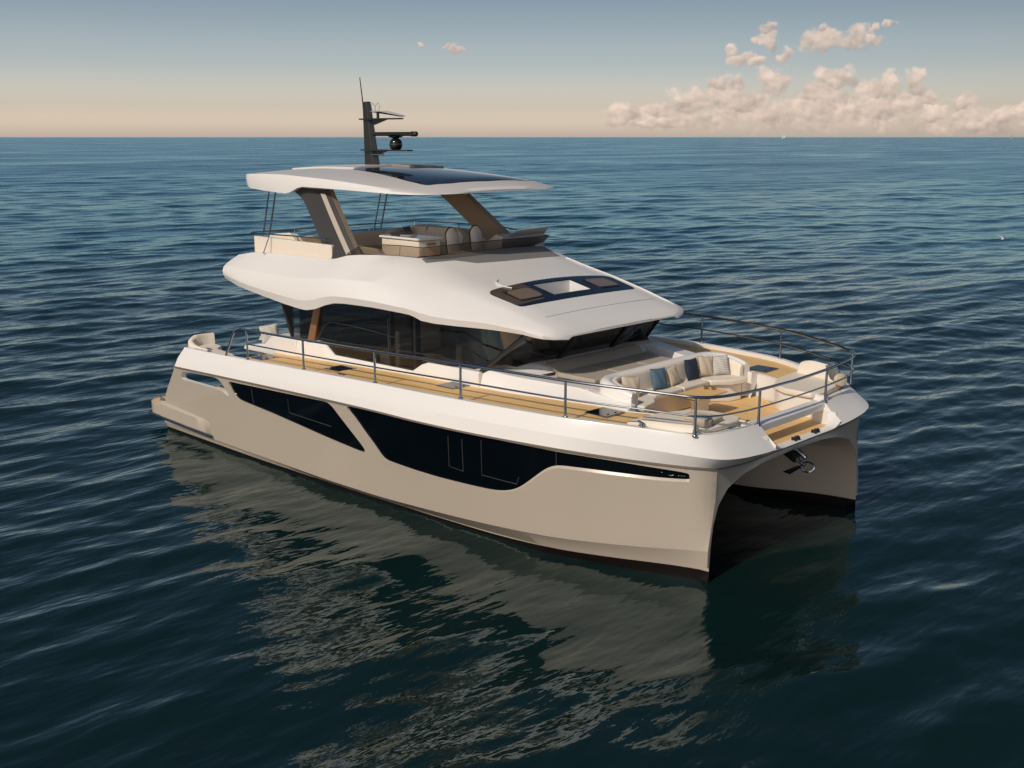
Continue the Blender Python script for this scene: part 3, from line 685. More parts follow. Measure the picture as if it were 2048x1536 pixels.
# ------------------------------------------------------------------ coach roof and upper deck moulding
# station: x, low(y,z), flange(y,z), mid(y,z), shoulder(y,z)
ST = [
 (-5.58, (2.98, 4.04), (3.05, 4.13), (3.03, 4.29), (2.82, 4.40)),
 (-5.5, (3.06, 4.01), (3.14, 4.11), (3.11, 4.30), (2.88, 4.45)),
 (-5.2, (3.13, 3.975), (3.21, 4.09), (3.16, 4.32), (2.85, 4.59)),
 (-4.7, (3.23, 3.91), (3.30, 4.05), (3.23, 4.33), (2.80, 4.67)),
 (-4.2, (3.27, 3.855), (3.34, 4.0), (3.27, 4.33), (2.79, 4.70)),
 (-3.4, (3.29, 3.77), (3.36, 3.93), (3.29, 4.33), (2.78, 4.715)),
 (-2.6, (3.30, 3.69), (3.38, 3.88), (3.31, 4.33), (2.77, 4.72)),
 (-2.0, (3.30, 3.645), (3.385, 3.85), (3.32, 4.34), (2.765, 4.73)),
 (-1.75, (3.30, 3.645), (3.385, 3.86), (3.32, 4.35), (2.76, 4.735)),
 (-1.45, (3.30, 3.70), (3.385, 3.91), (3.32, 4.38), (2.75, 4.76)),
 (-1.05, (3.30, 3.83), (3.38, 4.01), (3.31, 4.42), (2.69, 4.86)),
 (-.75, (3.30, 3.905), (3.375, 4.06), (3.28, 4.43), (2.60, 4.89)),
 (-.4, (3.30, 3.93), (3.37, 4.08), (3.24, 4.44), (2.43, 4.90)),
 (.05, (3.29, 3.94), (3.35, 4.085), (3.16, 4.44), (2.17, 4.89)),
 (.5, (3.27, 3.94), (3.32, 4.08), (3.06, 4.42), (1.98, 4.86)),
 (.85, (3.24, 3.925), (3.28, 4.06), (2.95, 4.38), (2.02, 4.72)),
 (1.2, (3.19, 3.905), (3.22, 4.03), (2.84, 4.32), (2.08, 4.60)),
 (1.48, (3.15, 3.885), (3.17, 4.01), (2.76, 4.28), (2.10, 4.53)),
 (1.62, (3.12, 3.85), (3.14, 3.985), (2.71, 4.26), (2.10, 4.495)),
 (1.78, (3.09, 3.785), (3.10, 3.95), (2.66, 4.235), (2.10, 4.46)),
 (2.1, (3.03, 3.755), (3.03, 3.905), (2.57, 4.175), (2.10, 4.39)),
 (2.55, (2.93, 3.745), (2.90, 3.88), (2.48, 4.11), (2.09, 4.30)),
 (3.2, (2.75, 3.735), (2.68, 3.86), (2.34, 4.02), (2.06, 4.15)),
 (3.6, (2.62, 3.72), (2.56, 3.82), (2.31, 3.94), (2.05, 4.05)),
 (4.0, (2.49, 3.695), (2.45, 3.78), (2.28, 3.86), (2.03, 3.94)),
 (4.25, (2.41, 3.663), (2.38, 3.73), (2.25, 3.80), (2.03, 3.872)),
 (4.42, (2.31, 3.638), (2.29, 3.69), (2.19, 3.75), (2.0, 3.81)),
 (4.54, (2.12, 3.615), (2.10, 3.65), (2.03, 3.70), (1.88, 3.75)),
 (4.62, (1.80, 3.59), (1.79, 3.612), (1.74, 3.64), (1.62, 3.672)),
]
ST = [(x, (fl[0] - (.045 if x < 4.2 else .02), lo[1]), fl, mi, sh) for x, lo, fl, mi, sh in ST]
_rx = [s[0] for s in ST if s[0] >= .5]; _rz = [s[4][1] for s in ST if s[0] >= .5]; _ry = [s[4][0] for s in ST if s[0] >= .5]
roof_sz = sm(_rx, _rz); roof_sy = sm(_rx, _ry)
def roof_z(x, y):
    # slightly crowned top of the coach roof
    ys = roof_sy(x); q = min(1, abs(y) / ys)
    return roof_sz(x) + .06 * min(1, max(0, (4.6 - x) / .9)) * (1 - q * q)
HATCH = (2.55, 3.2, .61)      # x0, x1, half width of the open light well
bm = bmesh.new(); secs = []
for x, lo, fl, mi, sh in ST:
    if x > .5 + 1e-6: break
    half = [(lo[0] - .12, lo[1] + .05), lo, fl, ((fl[0] * .5 + mi[0] * .5) + .025, fl[1] * .5 + mi[1] * .5), mi, (mi[0] * .45 + sh[0] * .55 + .02, mi[1] * .45 + sh[1] * .55), sh, (sh[0] - .09, sh[1]), (sh[0] - .11, 4.36), (0, 4.36)]
    secs.append([(x, -y, z) for y, z in half] + [(x, y, z) for y, z in reversed(half[:-1])])
loft(bm, secs, cap0=True)
fr = []
for x, lo, fl, mi, sh in ST:
    if x < .5 - 1e-6: continue
    half = [(lo[0] - .12, lo[1] + .05), lo, fl, ((fl[0] * .5 + mi[0] * .5) + .025, fl[1] * .5 + mi[1] * .5), mi, (mi[0] * .45 + sh[0] * .55 + .02, mi[1] * .45 + sh[1] * .55), sh] + [(y, roof_z(x, y)) for y in (1.5, 1.05, HATCH[2], .3, 0)]
    fr.append([(x, -y, z) for y, z in half] + [(x, y, z) for y, z in reversed(half[:-1])])
V = loft(bm, fr, cap1=True)
bm.faces.ensure_lookup_table()
kill = [f for f in bm.faces if HATCH[0] < f.calc_center_median().x < HATCH[1] and abs(f.calc_center_median().y) < HATCH[2] and f.calc_center_median().z > 4.1]
bmesh.ops.delete(bm, geom=kill, context='FACES')
# underside of the brow and overhangs
un = [[(x, -(lo[0] - .12), lo[1] + .05), (x, 0, lo[1] + .12), (x, lo[0] - .12, lo[1] + .05)] for x, lo, fl, mi, sh in ST]
cut = [u for u in un]
cut = [[u[0], (u[0][0], -.8, u[0][2] + .05), (u[0][0], .8, u[0][2] + .05), u[2]] for u in cut]
loft(bm, [u[:2] for u in cut]); loft(bm, [u[2:] for u in cut])
loft(bm, [u[1:3] for u in cut if u[0][0] <= 2.56]); loft(bm, [u[1:3] for u in cut if u[0][0] >= 3.19])
finish(bm, 26)
# moulded creases: the flange line, the mid facet line and the shoulder stay crisp
key = lambda v: (round(v[0], 3), round(v[1], 3), round(v[2], 3))
crease = {}
for x, lo, fl, mi, sh in ST:
    for s in (-1, 1):
        for k, p in ((1, lo), (2, fl), (3, mi), (4, sh)):
            if (k == 3 and x > .4) or (k == 4 and x > .3) or (k == 2 and x > 4.1): continue
            crease[key((x, s * p[0], p[1]))] = (k, s)
for e in bm.edges:
    a_, b_ = crease.get(key(e.verts[0].co)), crease.get(key(e.verts[1].co))
    if a_ and a_ == b_: e.smooth = False
    xs2 = (e.verts[0].co.x, e.verts[1].co.x)
    if max(xs2) < -5.45 and abs(xs2[0] - xs2[1]) < 1e-4: e.smooth = False
ROOF = obj('coach_roof', bm, GEL, YACHT, fix=False)
for s in (1,):
    bm = bmesh.new(); tube(bm, [(x, s * (roof_sy(x) - .005), roof_sz(x) - .010) for x in np.linspace(1.15, 4.45, 40)], [.026 * min(1, (4.47 - x) / .35) + .002 for x in np.linspace(1.15, 4.45, 40)], 10); obj('roof_ridge', bm, GEL, ROOF, angle=70)
# open light well: walls and the lit floor under it
bm = bmesh.new()
x0, x1, hw = HATCH
top = [(x0, -hw), (x0, -.3), (x0, 0), (x0, .3), (x0, hw), (2.9, hw), (x1, hw), (x1, .3), (x1, 0), (x1, -.3), (x1, -hw), (2.9, -hw)]
loft(bm, [[(x, y, roof_z(x, y) - .001) for x, y in top], [(x, y, roof_z(x, y) - .32) for x, y in top]], closed=True)
obj('light_well', bm, GEL, ROOF)
bm = bmesh.new(); prism(bm, [(1.9, -1.2), (4.0, -1.2), (4.0, 1.2), (1.9, 1.2)], 3.60, 3.64); obj('well_floor', bm, INTW, ROOF)
# roof glass panel around the well (conforming sheet), with two bronze hatches
def roof_sheet(name, poly, mat, lift, holes=(), parent=None, thick=.012):
    bm = bmesh.new(); d = densify(poly, .12); hs = [densify(h, .12) for h in holes]
    vo, fs = cdt(d, hs, .15)
    f = lambda x, y, k: (x, y, roof_z(x, y) + k)
    add(bm, [f(v.x, v.y, lift) for v in vo], fs)
    for h in [d] + hs: loft(bm, [[f(x, y, lift) for x, y in h], [f(x, y, lift - thick - .01) for x, y in h]], closed=True)
    return obj(name, bm, mat, parent or ROOF)
GP = [(2.52, -1.80), (2.46, -1.45), (2.40, -.9), (2.37, -.3), (2.37, .3), (2.40, .9), (2.46, 1.45), (2.52, 1.80), (2.62, 1.93), (3.42, 1.86), (3.46, .9), (3.47, 0), (3.46, -.9), (3.42, -1.86), (2.62, -1.93)]
well = [(x0 + .0, -hw), (x1, -hw), (x1, hw), (x0, hw)]
HATCHG = pbr('hatch_bronze', (.17, .13, .09), .15, noise=.15)
g = roof_sheet('roof_glass', round_poly(GP), NAVYG, .006, [well])
for s in (-1, 1):
    hp = [(2.66, s * .86), (2.68, s * 1.62), (3.22, s * 1.62), (3.22, s * .86)]
    h = roof_sheet('roof_hatch', round_poly(hp), BLACK, .022, parent=g)
    roof_sheet('hatch_pane', round_poly([(2.70, s * .90), (2.72, s * 1.58), (3.18, s * 1.58), (3.18, s * .90)]), HATCHG, .027, parent=h)
# near wing of the glass is bronze
roof_sheet('bronze_glass_wing', round_poly([(2.50, -1.80), (2.45, -1.5), (2.41, -.80), (3.02, -.80), (3.3, -.98), (3.35, -1.86), (2.62, -1.92)]), BROWNG, .011, [[(2.65, -.85), (2.67, -1.63), (3.23, -1.63), (3.23, -.85)]], g)
bm = bmesh.new()
tube(bm, [(x_, y_, roof_z(x_, y_) + .0) for x_, y_ in [(3.99, y) for y in np.linspace(-1.75, 1.75, 20)]], .006, 5); obj('roof_seam', bm, SHADE_SEAM, ROOF)
bm = bmesh.new(); tube(bm, smooth_path([(2.02, -1.06, roof_z(2.02, -1.06)), (2.16, -1.28, roof_z(2.16, -1.28) + .02), (2.38, -1.36, roof_z(2.38, -1.36) + .02), (2.62, -1.28, roof_z(2.62, -1.28) + .03)], 6), .014, 6); obj('hatch_cord', bm, GEL, ROOF)
# hardtop shade ahead of the upper screen, painted as a grey roof strip
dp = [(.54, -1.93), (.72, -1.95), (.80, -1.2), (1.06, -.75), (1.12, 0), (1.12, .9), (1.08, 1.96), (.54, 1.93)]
roof_sheet('roof_shade_strip', dp, SHADE_SEAM, .005)

# ------------------------------------------------------------------ cabin
SILLP = [(-3.3, 2.74), (-2.3, 2.80), (-1.95, 2.78), (-1.6, 2.56), (1.12, 2.60), (1.42, 2.78), (1.62, 2.85), (3.05, 2.88), (3.35, 2.90)]
def sill_z(x): return float(np.interp(x, [p[0] for p in SILLP], [p[1] for p in SILLP]))
for s in (-1, 1):
    bm = bmesh.new(); secs = []
    for x in sorted(set(list(np.linspace(-3.0, 3.15, 50)) + [p[0] for p in SILLP if -3.0 <= p[0] <= 3.1])):
        z = sill_z(x); zd = 2.40
        yo = 2.80 if x < 3 else 2.78
        secs.append([(x, s * (deck_inner(x) + .02), zd - .05), (x, s * (deck_inner(x) + .02), zd + .06), (x, s * (2.76), z - .05), (x, s * 2.735, z), (x, s * 2.60, z), (x, s * 2.60, 1.9)])
    loft(bm, secs, cap0=True, cap1=True)
    obj('cabin_coaming', bm, GEL, YACHT, angle=30)
def gl(name, quads, mat, parent):
    bm = bmesh.new()
    for q in quads: add(bm, q, [tuple(range(len(q)))])
    return obj(name, bm, mat, parent, fix=False)
def top_z(x): return float(np.interp(x, [s[0] for s in ST], [s[1][1] + .05 for s in ST]))
CABIN = empty('cabin_glazing'); CABIN.parent = YACHT
for s in (-1, 1):
    xs = [-3.2, -2.5, -1.6, -.6, .3, 1.12, 1.45, 1.65, 2.4, 3.0]
    segs = [(-3.25, -2.34), (-2.2, .30), (.38, 1.10), (1.2, 3.0)]
    for a, b in segs:
        bm = bmesh.new(); r = sorted(set([a, b] + [x for x in [-1.95, -1.6, 1.12, 1.42, 1.62] if a < x < b] + list(np.linspace(a, b, 6))))
        lo = [(x, s * (min(2.73, float(np.interp(x, [q[0] for q in ST], [q[1][0] for q in ST])) - .2) - .03), sill_z(x) - .02) for x in r]; hi = [(x, s * min(2.73, float(np.interp(x, [q[0] for q in ST], [q[1][0] for q in ST])) - .2), top_z(x) + .02) for x in r]
        if b == 3.0: lo.append((3.12, s * 2.66, 2.86)); hi.append((4.02, s * 2.24, 3.72))
        loft(bm, [lo, hi]); obj('cabin_window', bm, CABG, CABIN)
    bm = bmesh.new(); prism(bm, [(.30, s * 2.70), (.38, s * 2.70), (.38, s * 2.58), (.30, s * 2.58)], 2.5, 3.98); obj('window_pillar', bm, BLACK, CABIN)
    bm = bmesh.new(); prism(bm, [(1.08, s * 2.70), (1.22, s * 2.70), (1.22, s * 2.58), (1.08, s * 2.58)], 2.5, 3.95); obj('window_pillar', bm, BLACK, CABIN)
    bm = bmesh.new()
    add(bm, [(-2.62, s * 2.76, 2.72), (-2.36, s * 2.76, 2.72), (-2.02, s * 2.76, 3.72), (-2.24, s * 2.76, 3.72), (-2.62, s * 2.62, 2.78), (-2.36, s * 2.62, 2.78), (-2.02, s * 2.62, 3.72), (-2.24, s * 2.62, 3.72)], [(0, 1, 2, 3), (4, 7, 6, 5), (0, 4, 5, 1), (1, 5, 6, 2), (2, 6, 7, 3), (3, 7, 4, 0)])
    obj('wood_post', bm, WOODP, CABIN)
# reverse-raked windscreen: base line and top line, three panes and four pillars
WB = [(3.12, -2.66, 2.87), (3.57, -.85, 2.95), (3.57, .85, 2.95), (3.12, 2.66, 2.87)]
WT = [(4.02, -2.24, 3.72), (4.22, -.78, 3.70), (4.22, .78, 3.70), (4.02, 2.24, 3.72)]
for i in range(3):
    gl('windscreen_pane', [[WB[i], WB[i + 1], WT[i + 1], WT[i]]], CABG, CABIN)
for i in range(4):
    bm = bmesh.new(); a, b = Vector(WB[i]), Vector(WT[i]); w = .06 if i in (1, 2) else .05
    d = (b - a).normalized(); u = Vector((0, 1, 0)) if i in (1, 2) else Vector((.6, math.copysign(.8, a.y) * -1, 0)).normalized(); v = d.cross(u).normalized()
    q = lambda p, k, l: p + u * k + v * l
    vs = [q(p, k, l) for p in (a - d * .08, b) for k, l in ((-w, -.03), (w, -.03), (w, .03), (-w, .03))]
    add(bm, vs, [(0, 3, 2, 1), (4, 5, 6, 7), (0, 1, 5, 4), (1, 2, 6, 5), (2, 3, 7, 6), (3, 0, 4, 7)]); obj('windscreen_pillar', bm, BLACK, CABIN)
bm = bmesh.new(); tube(bm, [(3.50, -.95, 2.97), (3.6, -1.25, 3.05), (3.86, -2.05, 3.30)], .012, 6); obj('wiper', bm, BLACK, CABIN)
bm = bmesh.new(); tube(bm, [(3.60, .95, 2.99), (3.66, 1.2, 3.05), (3.9, 2.0, 3.32)], .012, 6); obj('wiper', bm, BLACK, CABIN)
# cabin floor, ceiling lining and a few pieces of furniture seen through the glass
SALOON = empty('saloon_interior'); SALOON.parent = YACHT
def fur(name, boxes, mat, bevel=.02):
    bm = bmesh.new()
    for c, s_ in boxes: box(bm, c, s_)
    return obj(name, bm, mat, SALOON, bevel=bevel)
fur('saloon_floor', [((-.2, 0, 2.30), (7.4, 5.1, .06))], WOODT, 0)
fur('helm_dashboard', [((3.0, .2, 2.72), (.9, 4.4, .42))], INTD, .05)
fur('helm_seat', [((1.9, .6, 2.78), (.5, .5, .6))], INTW, .08); fur('helm_seat', [((1.68, .6, 3.25), (.14, .48, .55))], INTW, .06)
fur('dinette_sofa', [((1.7, -2.15, 2.7), (1.4, .75, .5))], INTW, .06); fur('sofa_backrest', [((2.35, -2.2, 3.05), (.18, .75, .5))], INTW, .06)
fur('galley_counter', [((-.9, 1.7, 2.78), (2.2, .7, .9))], INTW); fur('galley_cabinet', [((-.6, -.4, 2.75), (.8, .7, .85))], INTW)
fur('fridge_column', [((.65, -.6, 3.1), (.5, .6, 1.6))], INTD); fur('aft_bulkhead', [((-3.1, 1.6, 3.05), (.06, 1.6, 1.5))], INTD)
fur('lounge_chair', [((.1, -2.2, 2.62), (.7, .7, .45))], INTW, .1)
fur('chair_back', [((.42, -2.38, 2.95), (.16, .42, .8))], INTW, .06); fur('cabinet_door', [((.0, -2.2, 3.0), (.06, .5, 1.1))], INTW, .01); fur('bookshelf', [((.9, -1.0, 2.95), (.1, .5, 1.2))], INTD, .01)
fur('side_table', [((-.6, -1.9, 2.7), (.5, .5, .06))], WOODP)

# ------------------------------------------------------------------ upper deck: inner wall, glass screen, rails, furniture
for s in (-1, 1):
    bm = bmesh.new(); top_ = [(x, s * y) for x, y in ((-4.86, 2.60), (-4.78, 2.66), (-3.0, 2.63), (-1.75, 2.60), (-1.75, 2.50), (-4.78, 2.54))]
    prism(bm, top_, lambda x, y: 4.55, lambda x, y: 5.06 - .01 * (x + 4.9))
    obj('upper_bulwark', bm, CREAM, YACHT, bevel=.02)
bm = bmesh.new(); prism(bm, [(-4.86, -2.6), (-4.78, -2.6), (-4.78, 2.6), (-4.86, 2.6)], 4.4, 4.95); obj('aft_bulwark', bm, CREAM, YACHT, bevel=.02)
bm = bmesh.new(); prism(bm, [(-4.9, -2.5), (.45, -1.9), (.45, 1.9), (-4.9, 2.5)], 4.36, 4.372); obj('upper_deck_floor', bm, TEAK, YACHT)
# smoked wind screen: base follows the moulding edge, leans outward
base = [(-1.10, -2.66, 4.87), (-.75, -2.57, 4.90), (-.4, -2.40, 4.91), (.05, -2.14, 4.90), (.45, -1.96, 4.875), (.52, -1.6, 4.885), (.54, -.8, 4.895), (.54, 0, 4.90)]
base += [(x, -y, z) for x, y, z in reversed(base[:-1])]
topl = []
for i, (x, y, z) in enumerate(base):
    k = max(0, min(1, (x + 1.1) / .5)); h = .02 + .205 * k
    topl.append((x + .22 * max(0, min(1, (x + .2) / .6)), y * (1 + .02 * k), z + h))
bm = bmesh.new(); loft(bm, [base, topl]); SCR = obj('wind_screen', bm, FLYG, YACHT, angle=50)
bm = bmesh.new(); tube(bm, topl, .010, 6); obj('screen_trim', bm, BLACK, SCR)
bm = bmesh.new(); tube(bm, base, .014, 6); obj('screen_base', bm, BLACK, SCR)
for i in (3, len(base) - 4):
    bm = bmesh.new(); tube(bm, [base[i], topl[i]], .014, 6); obj('screen_post', bm, BROWNP, SCR)

FP = {}
def rail(name, paths, posts, r=.019, pr=.018, parent=YACHT, seg=8):
    bm = bmesh.new()
    for p in paths: tube(bm, p, r if p is paths[0] else r * .62, seg)
    o = obj(name, bm, STEEL, parent)
    for a, b in posts:
        bm = bmesh.new(); tube(bm, [a, b], pr, 8); lathe(bm, [(pr * 2, 0), (pr * 2, .015), (pr * 1.3, .02)], a, 10); obj('rail_post', bm, STEEL, o)
    return o
fz = lambda x: 5.15 + .012 * (x + 4)
ur = smooth_path([(-1.9, -2.62, 5.16), (-3.2, -2.66, 5.155), (-4.6, -2.68, 5.13), (-5.0, -2.62, 5.12), (-5.15, -2.3, 5.115), (-5.18, -1.2, 5.11), (-5.18, 1.2, 5.11), (-5.15, 2.3, 5.115), (-5.0, 2.62, 5.12), (-4.6, 2.68, 5.13), (-3.2, 2.66, 5.155), (-1.7, 2.6, 5.16), (-.9, 2.52, 5.12)], 6)
RAILU = rail('upper_rail', [ur], [((-4.1, -2.86, 4.70), (-4.05, -2.69, 5.14)), ((-4.95, 2.6, 4.6), (-4.95, 2.62, 5.12)), ((-3.2, 2.7, 4.72), (-3.2, 2.66, 5.15)), ((-2.3, 2.66, 4.74), (-2.3, 2.62, 5.155)), ((-3.0, -2.6, 5.04), (-3.0, -2.65, 5.15)), ((-5.18, -1.2, 4.4), (-5.18, -1.2, 5.11)), ((-5.18, 1.2, 4.4), (-5.18, 1.2, 5.11))], .016, .014)
for s in (-1, 1):
    for a, b in (((-5.9, s * 1.8, 4.4), (-5.32, s * 1.8, 6.2)), ((-5.63, s * 1.8, 4.4), (-5.03, s * 1.8, 6.2))):
        bm = bmesh.new(); A, B = Vector(a), Vector(b)
        A = Vector((A.x + (B.x - A.x) * .02, A.y, A.z)); tube(bm, [A, B], .022, 8); obj('hardtop_strut', bm, STEEL, YACHT)

# ------------------------------------------------------------------ hardtop and its two pillars
HT = [
 (-6.02, (1.75, 6.42), (1.80, 6.47), 6.52), (-5.9, (2.05, 6.32), (2.08, 6.49), 6.55), (-5.72, (2.18, 6.22), (2.20, 6.50), 6.58), (-5.5, (2.24, 6.165), (2.26, 6.51), 6.60),
 (-4.8, (2.30, 6.13), (2.31, 6.53), 6.65), (-4.1, (2.33, 6.10), (2.33, 6.535), 6.69), (-3.85, (2.335, 6.095), (2.333, 6.53), 6.695), (-3.65, (2.34, 6.13), (2.333, 6.525), 6.70), (-3.35, (2.345, 6.235), (2.333, 6.51), 6.70), (-3.15, (2.35, 6.27), (2.333, 6.505), 6.70),
 (-2.4, (2.355, 6.265), (2.33, 6.475), 6.69), (-1.6, (2.36, 6.255), (2.32, 6.43), 6.66), (-.8, (2.365, 6.24), (2.30, 6.375), 6.61), (0, (2.36, 6.225), (2.26, 6.315), 6.545), (.35, (2.32, 6.22), (2.22, 6.29), 6.505),
 (.6, (2.22, 6.218), (2.13, 6.268), 6.46), (.78, (2.02, 6.217), (1.95, 6.252), 6.40), (.92, (1.7, 6.217), (1.64, 6.24), 6.335), (1.0, (1.3, 6.217), (1.25, 6.23), 6.27)]
hx = [h[0] for h in HT]; ht_c = sm(hx, [h[3] for h in HT]); ht_y = sm(hx, [h[2][0] for h in HT]); ht_z = sm(hx, [h[2][1] for h in HT])
def ht_top(x, y):
    q = min(1, abs(y) / ht_y(x)); return ht_z(x) + (ht_c(x) - ht_z(x)) * (1 - q ** 2.4)
bm = bmesh.new(); secs = []; sides = []
for x, lo, crs, c in HT:
    top = [(y, ht_top(x, y)) for y in (crs[0] * .93, crs[0] * .8, crs[0] * .62, crs[0] * .4, crs[0] * .2, 0)]
    half = [(0, lo[1] + .06 if x < .6 else lo[1] + .005), (lo[0] - .35, lo[1] + .05 if x < .6 else lo[1] + .004), (lo[0] - .03, lo[1]), lo, ((lo[0] * .4 + crs[0] * .6) + .02, lo[1] * .4 + crs[1] * .6), crs] + top
    secs.append([(x, -y, z) for y, z in half] + [(x, y, z) for y, z in reversed(half[1:-1])])
loft(bm, secs, closed=True, cap0=True, cap1=True)
HARD = obj('hardtop', bm, GEL, YACHT, angle=24)
HARD.data.materials.append(ROOFTOP)
for p in HARD.data.polygons:
    if p.normal.z > .8: p.material_index = 1
def ht_sheet(name, poly, mat, lift, thick=.012, parent=None):
    bm = bmesh.new(); d = densify(round_poly(poly), .12); vo, fs = cdt(d, [], .18)
    f = lambda x, y, k: (x, y, ht_top(x, y) + k)
    add(bm, [f(v.x, v.y, lift) for v in vo], fs)
    loft(bm, [[f(x, y, lift) for x, y in d], [f(x, y, lift - thick - .01) for x, y in d]], closed=True)
    return obj(name, bm, mat, parent or HARD, angle=30)
ht_sheet('sunroof_glass', [(-2.78, -1.17), (-2.78, 1.17), (-.2, 1.62), (.40, 1.66), (.60, 1.1), (.66, 0), (.60, -1.1), (.40, -1.66), (-.2, -1.62)], NAVYG, .008)
sr = ht_sheet('raised_fairing', [(-5.1, -1.3), (-5.1, 1.3), (-2.82, 1.1), (-2.82, -1.1)], ROOFTOP, .035, .04)
ht_sheet('sliding_cover', [(-2.9, .1), (-2.9, 1.25), (-2.2, 1.3), (-2.2, .1)], BROWNP, .055, .06)
for s in (-1, 1):
    bm = bmesh.new()
    # outer and inner outlines of the raked pillar
    Lo = [(-1.85, s * 2.60, 4.70), (-1.60, s * 2.62, 4.70), (-1.12, s * 2.60, 4.86), (-.92, s * 2.52, 4.88)]
    Hi = [(-3.55, s * 2.12, 6.16), (-3.30, s * 2.14, 6.22), (-2.72, s * 2.12, 6.22), (-2.50, s * 2.06, 6.22)]
    rows = []
    for t in np.linspace(0, 1, 14):
        fl_ = .28 * max(0, (t - .78) / .22) ** 2
        row = []
        for i, (a, b) in enumerate(zip(Lo, Hi)):
            p = Vector(a).lerp(Vector(b), t); p.x += -fl_ if i < 2 else 0; p.y += s * .015 * math.sin(math.pi * t)
            row.append(p)
        w = .16
        rows.append([row[0], row[1], row[2], row[3], row[3] - Vector((.05, s * w, 0)), row[0] - Vector((-.05, s * w, 0))])
    loft(bm, rows, closed=True, cap0=True, cap1=True)
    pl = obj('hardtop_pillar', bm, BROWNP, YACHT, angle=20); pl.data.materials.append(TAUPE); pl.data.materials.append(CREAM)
    bm2 = bmesh.new(); bm2.from_mesh(pl.data)
    for f in bm2.faces:
        f.material_index = 0
        c = f.calc_center_median()
    bm2.free()
    nrow = 6
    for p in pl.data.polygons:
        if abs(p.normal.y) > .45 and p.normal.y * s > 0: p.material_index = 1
    # pale leading edge strip
    bm = bmesh.new(); rr = []
    for t in np.linspace(0.0, .93, 12):
        a = Vector(Lo[2]).lerp(Vector(Hi[2]), t); b = Vector(Lo[3]).lerp(Vector(Hi[3]), t)
        off = Vector((0, s * .015 * math.sin(math.pi * t), 0)) + Vector((.01, s * .012, .004))
        rr.append([a.lerp(b, -.28) + off, a.lerp(b, .38) + off + Vector((0, s * .008, 0))])
    loft(bm, rr); obj('pillar_strip', bm, CREAMD, pl)

# ------------------------------------------------------------------ mast
MAST = empty('radar_mast'); MAST.parent = YACHT
bm = bmesh.new()
loft(bm, [[(-3.62, -.12, 6.68), (-3.30, -.12, 6.68), (-3.18, 0, 6.68), (-3.30, .12, 6.68), (-3.62, .12, 6.68)], [(-3.70, -.075, 8.24), (-3.56, -.075, 8.25), (-3.50, 0, 8.25), (-3.56, .075, 8.25), (-3.70, .075, 8.24)]], closed=True, cap0=True, cap1=True)
obj('mast_column', bm, MASTM, MAST, bevel=.012)
def plat(z, x0, x1, w, name='mast_platform'):
    bm = bmesh.new(); prism(bm, [(x0, -w * .5), (x0 + .15, -w), (x1 - .25, -w), (x1, -w * .45), (x1, w * .45), (x1 - .25, w), (x0 + .15, w), (x0, w * .5)], z - .016, z + .016)
    o = obj(name, bm, MASTM, MAST, bevel=.005)
    bm = bmesh.new(); add(bm, [(-3.4, -.03, z - .016), (-2.85, -.03, z - .016), (-3.35, -.03, z - .14), (-3.4, .03, z - .016), (-2.85, .03, z - .016), (-3.35, .03, z - .14)], [(0, 2, 1), (3, 4, 5), (0, 1, 4, 3), (1, 2, 5, 4), (2, 0, 3, 5)]); obj('bracket', bm, MASTM, o)
    return o
plat(7.83, -3.86, -2.32, .16); plat(7.085, -3.80, -2.02, .2)
bm = bmesh.new(); tube(bm, [(-3.42, 0, 7.47), (-1.98, 0, 7.47)], .05, 14); RB = obj('radar_bar', bm, MASTM, MAST)
bm = bmesh.new(); tube(bm, [(-1.98, 0, 7.47), (-1.95, 0, 7.47), (-1.79, 0, 7.47), (-1.77, 0, 7.47)], [.05, .062, .062, .05], 14); obj('radar_end', bm, BLACK, RB)
bm = bmesh.new(); lathe(bm, [(.20, 7.43), (.16, 7.40), (.07, 7.37), (.05, 7.34)], (-2.55, 0, 0), 20); obj('radar_pedestal', bm, BLACK, RB)
bm = bmesh.new(); lathe(bm, [(.10, 7.10), (.135, 7.13), (.155, 7.18), (.16, 7.24), (.145, 7.30), (.11, 7.345), (.05, 7.37), (.01, 7.375)], (-2.54, 0, 0), 28); obj('satellite_dome', bm, pbr('dome_gloss', (.012, .01, .009), .12), MAST, angle=60)
bm = bmesh.new(); loft(bm, [[(-3.42, -.08, 8.0), (-2.28, -.10, 7.875), (-2.24, -.06, 7.885), (-3.0, -.1, 8.0)], [(-3.42, .08, 8.0), (-2.28, .10, 7.875), (-2.24, .06, 7.885), (-3.0, .1, 8.0)]], closed=True, cap0=True, cap1=True)
fs_ = obj('flat_antenna', bm, BLACK, MAST, bevel=.01)
bm = bmesh.new(); loft(bm, [[(-3.40, -.10, 8.01), (-2.9, -.2, 8.0), (-2.24, -.10, 7.895)], [(-3.40, 0, 8.03), (-2.9, 0, 8.02), (-2.22, 0, 7.90)], [(-3.40, .10, 8.01), (-2.9, .2, 8.0), (-2.24, .10, 7.895)]]); obj('antenna_cover', bm, GEL, fs_)
bm = bmesh.new(); tube(bm, [(-3.2, 0, 7.84), (-3.2, 0, 8.0)], .035, 8); obj('antenna_stalk', bm, BLACK, fs_)
bm = bmesh.new(); tube(bm, [(-3.70, -.03, 7.84), (-3.735, -.03, 8.2), (-3.83, -.03, 8.83)], [.018, .016, .011], 8); obj('whip_antenna', bm, BLACK, MAST)
bm = bmesh.new()
for k in range(2):
    c = Vector((-3.30, 0, 8.13)); d = .12 if k else -.1
    tube(bm, [c, c + Vector((d, 0, .09)), c + Vector((d * 1.5, 0, .0)), c + Vector((d * 1.1, 0, -.10))], .006, 5)
tube(bm, [(-3.30, 0, 8.0), (-3.30, 0, 8.15)], .008, 5); obj('wind_vane', bm, STEEL, MAST)
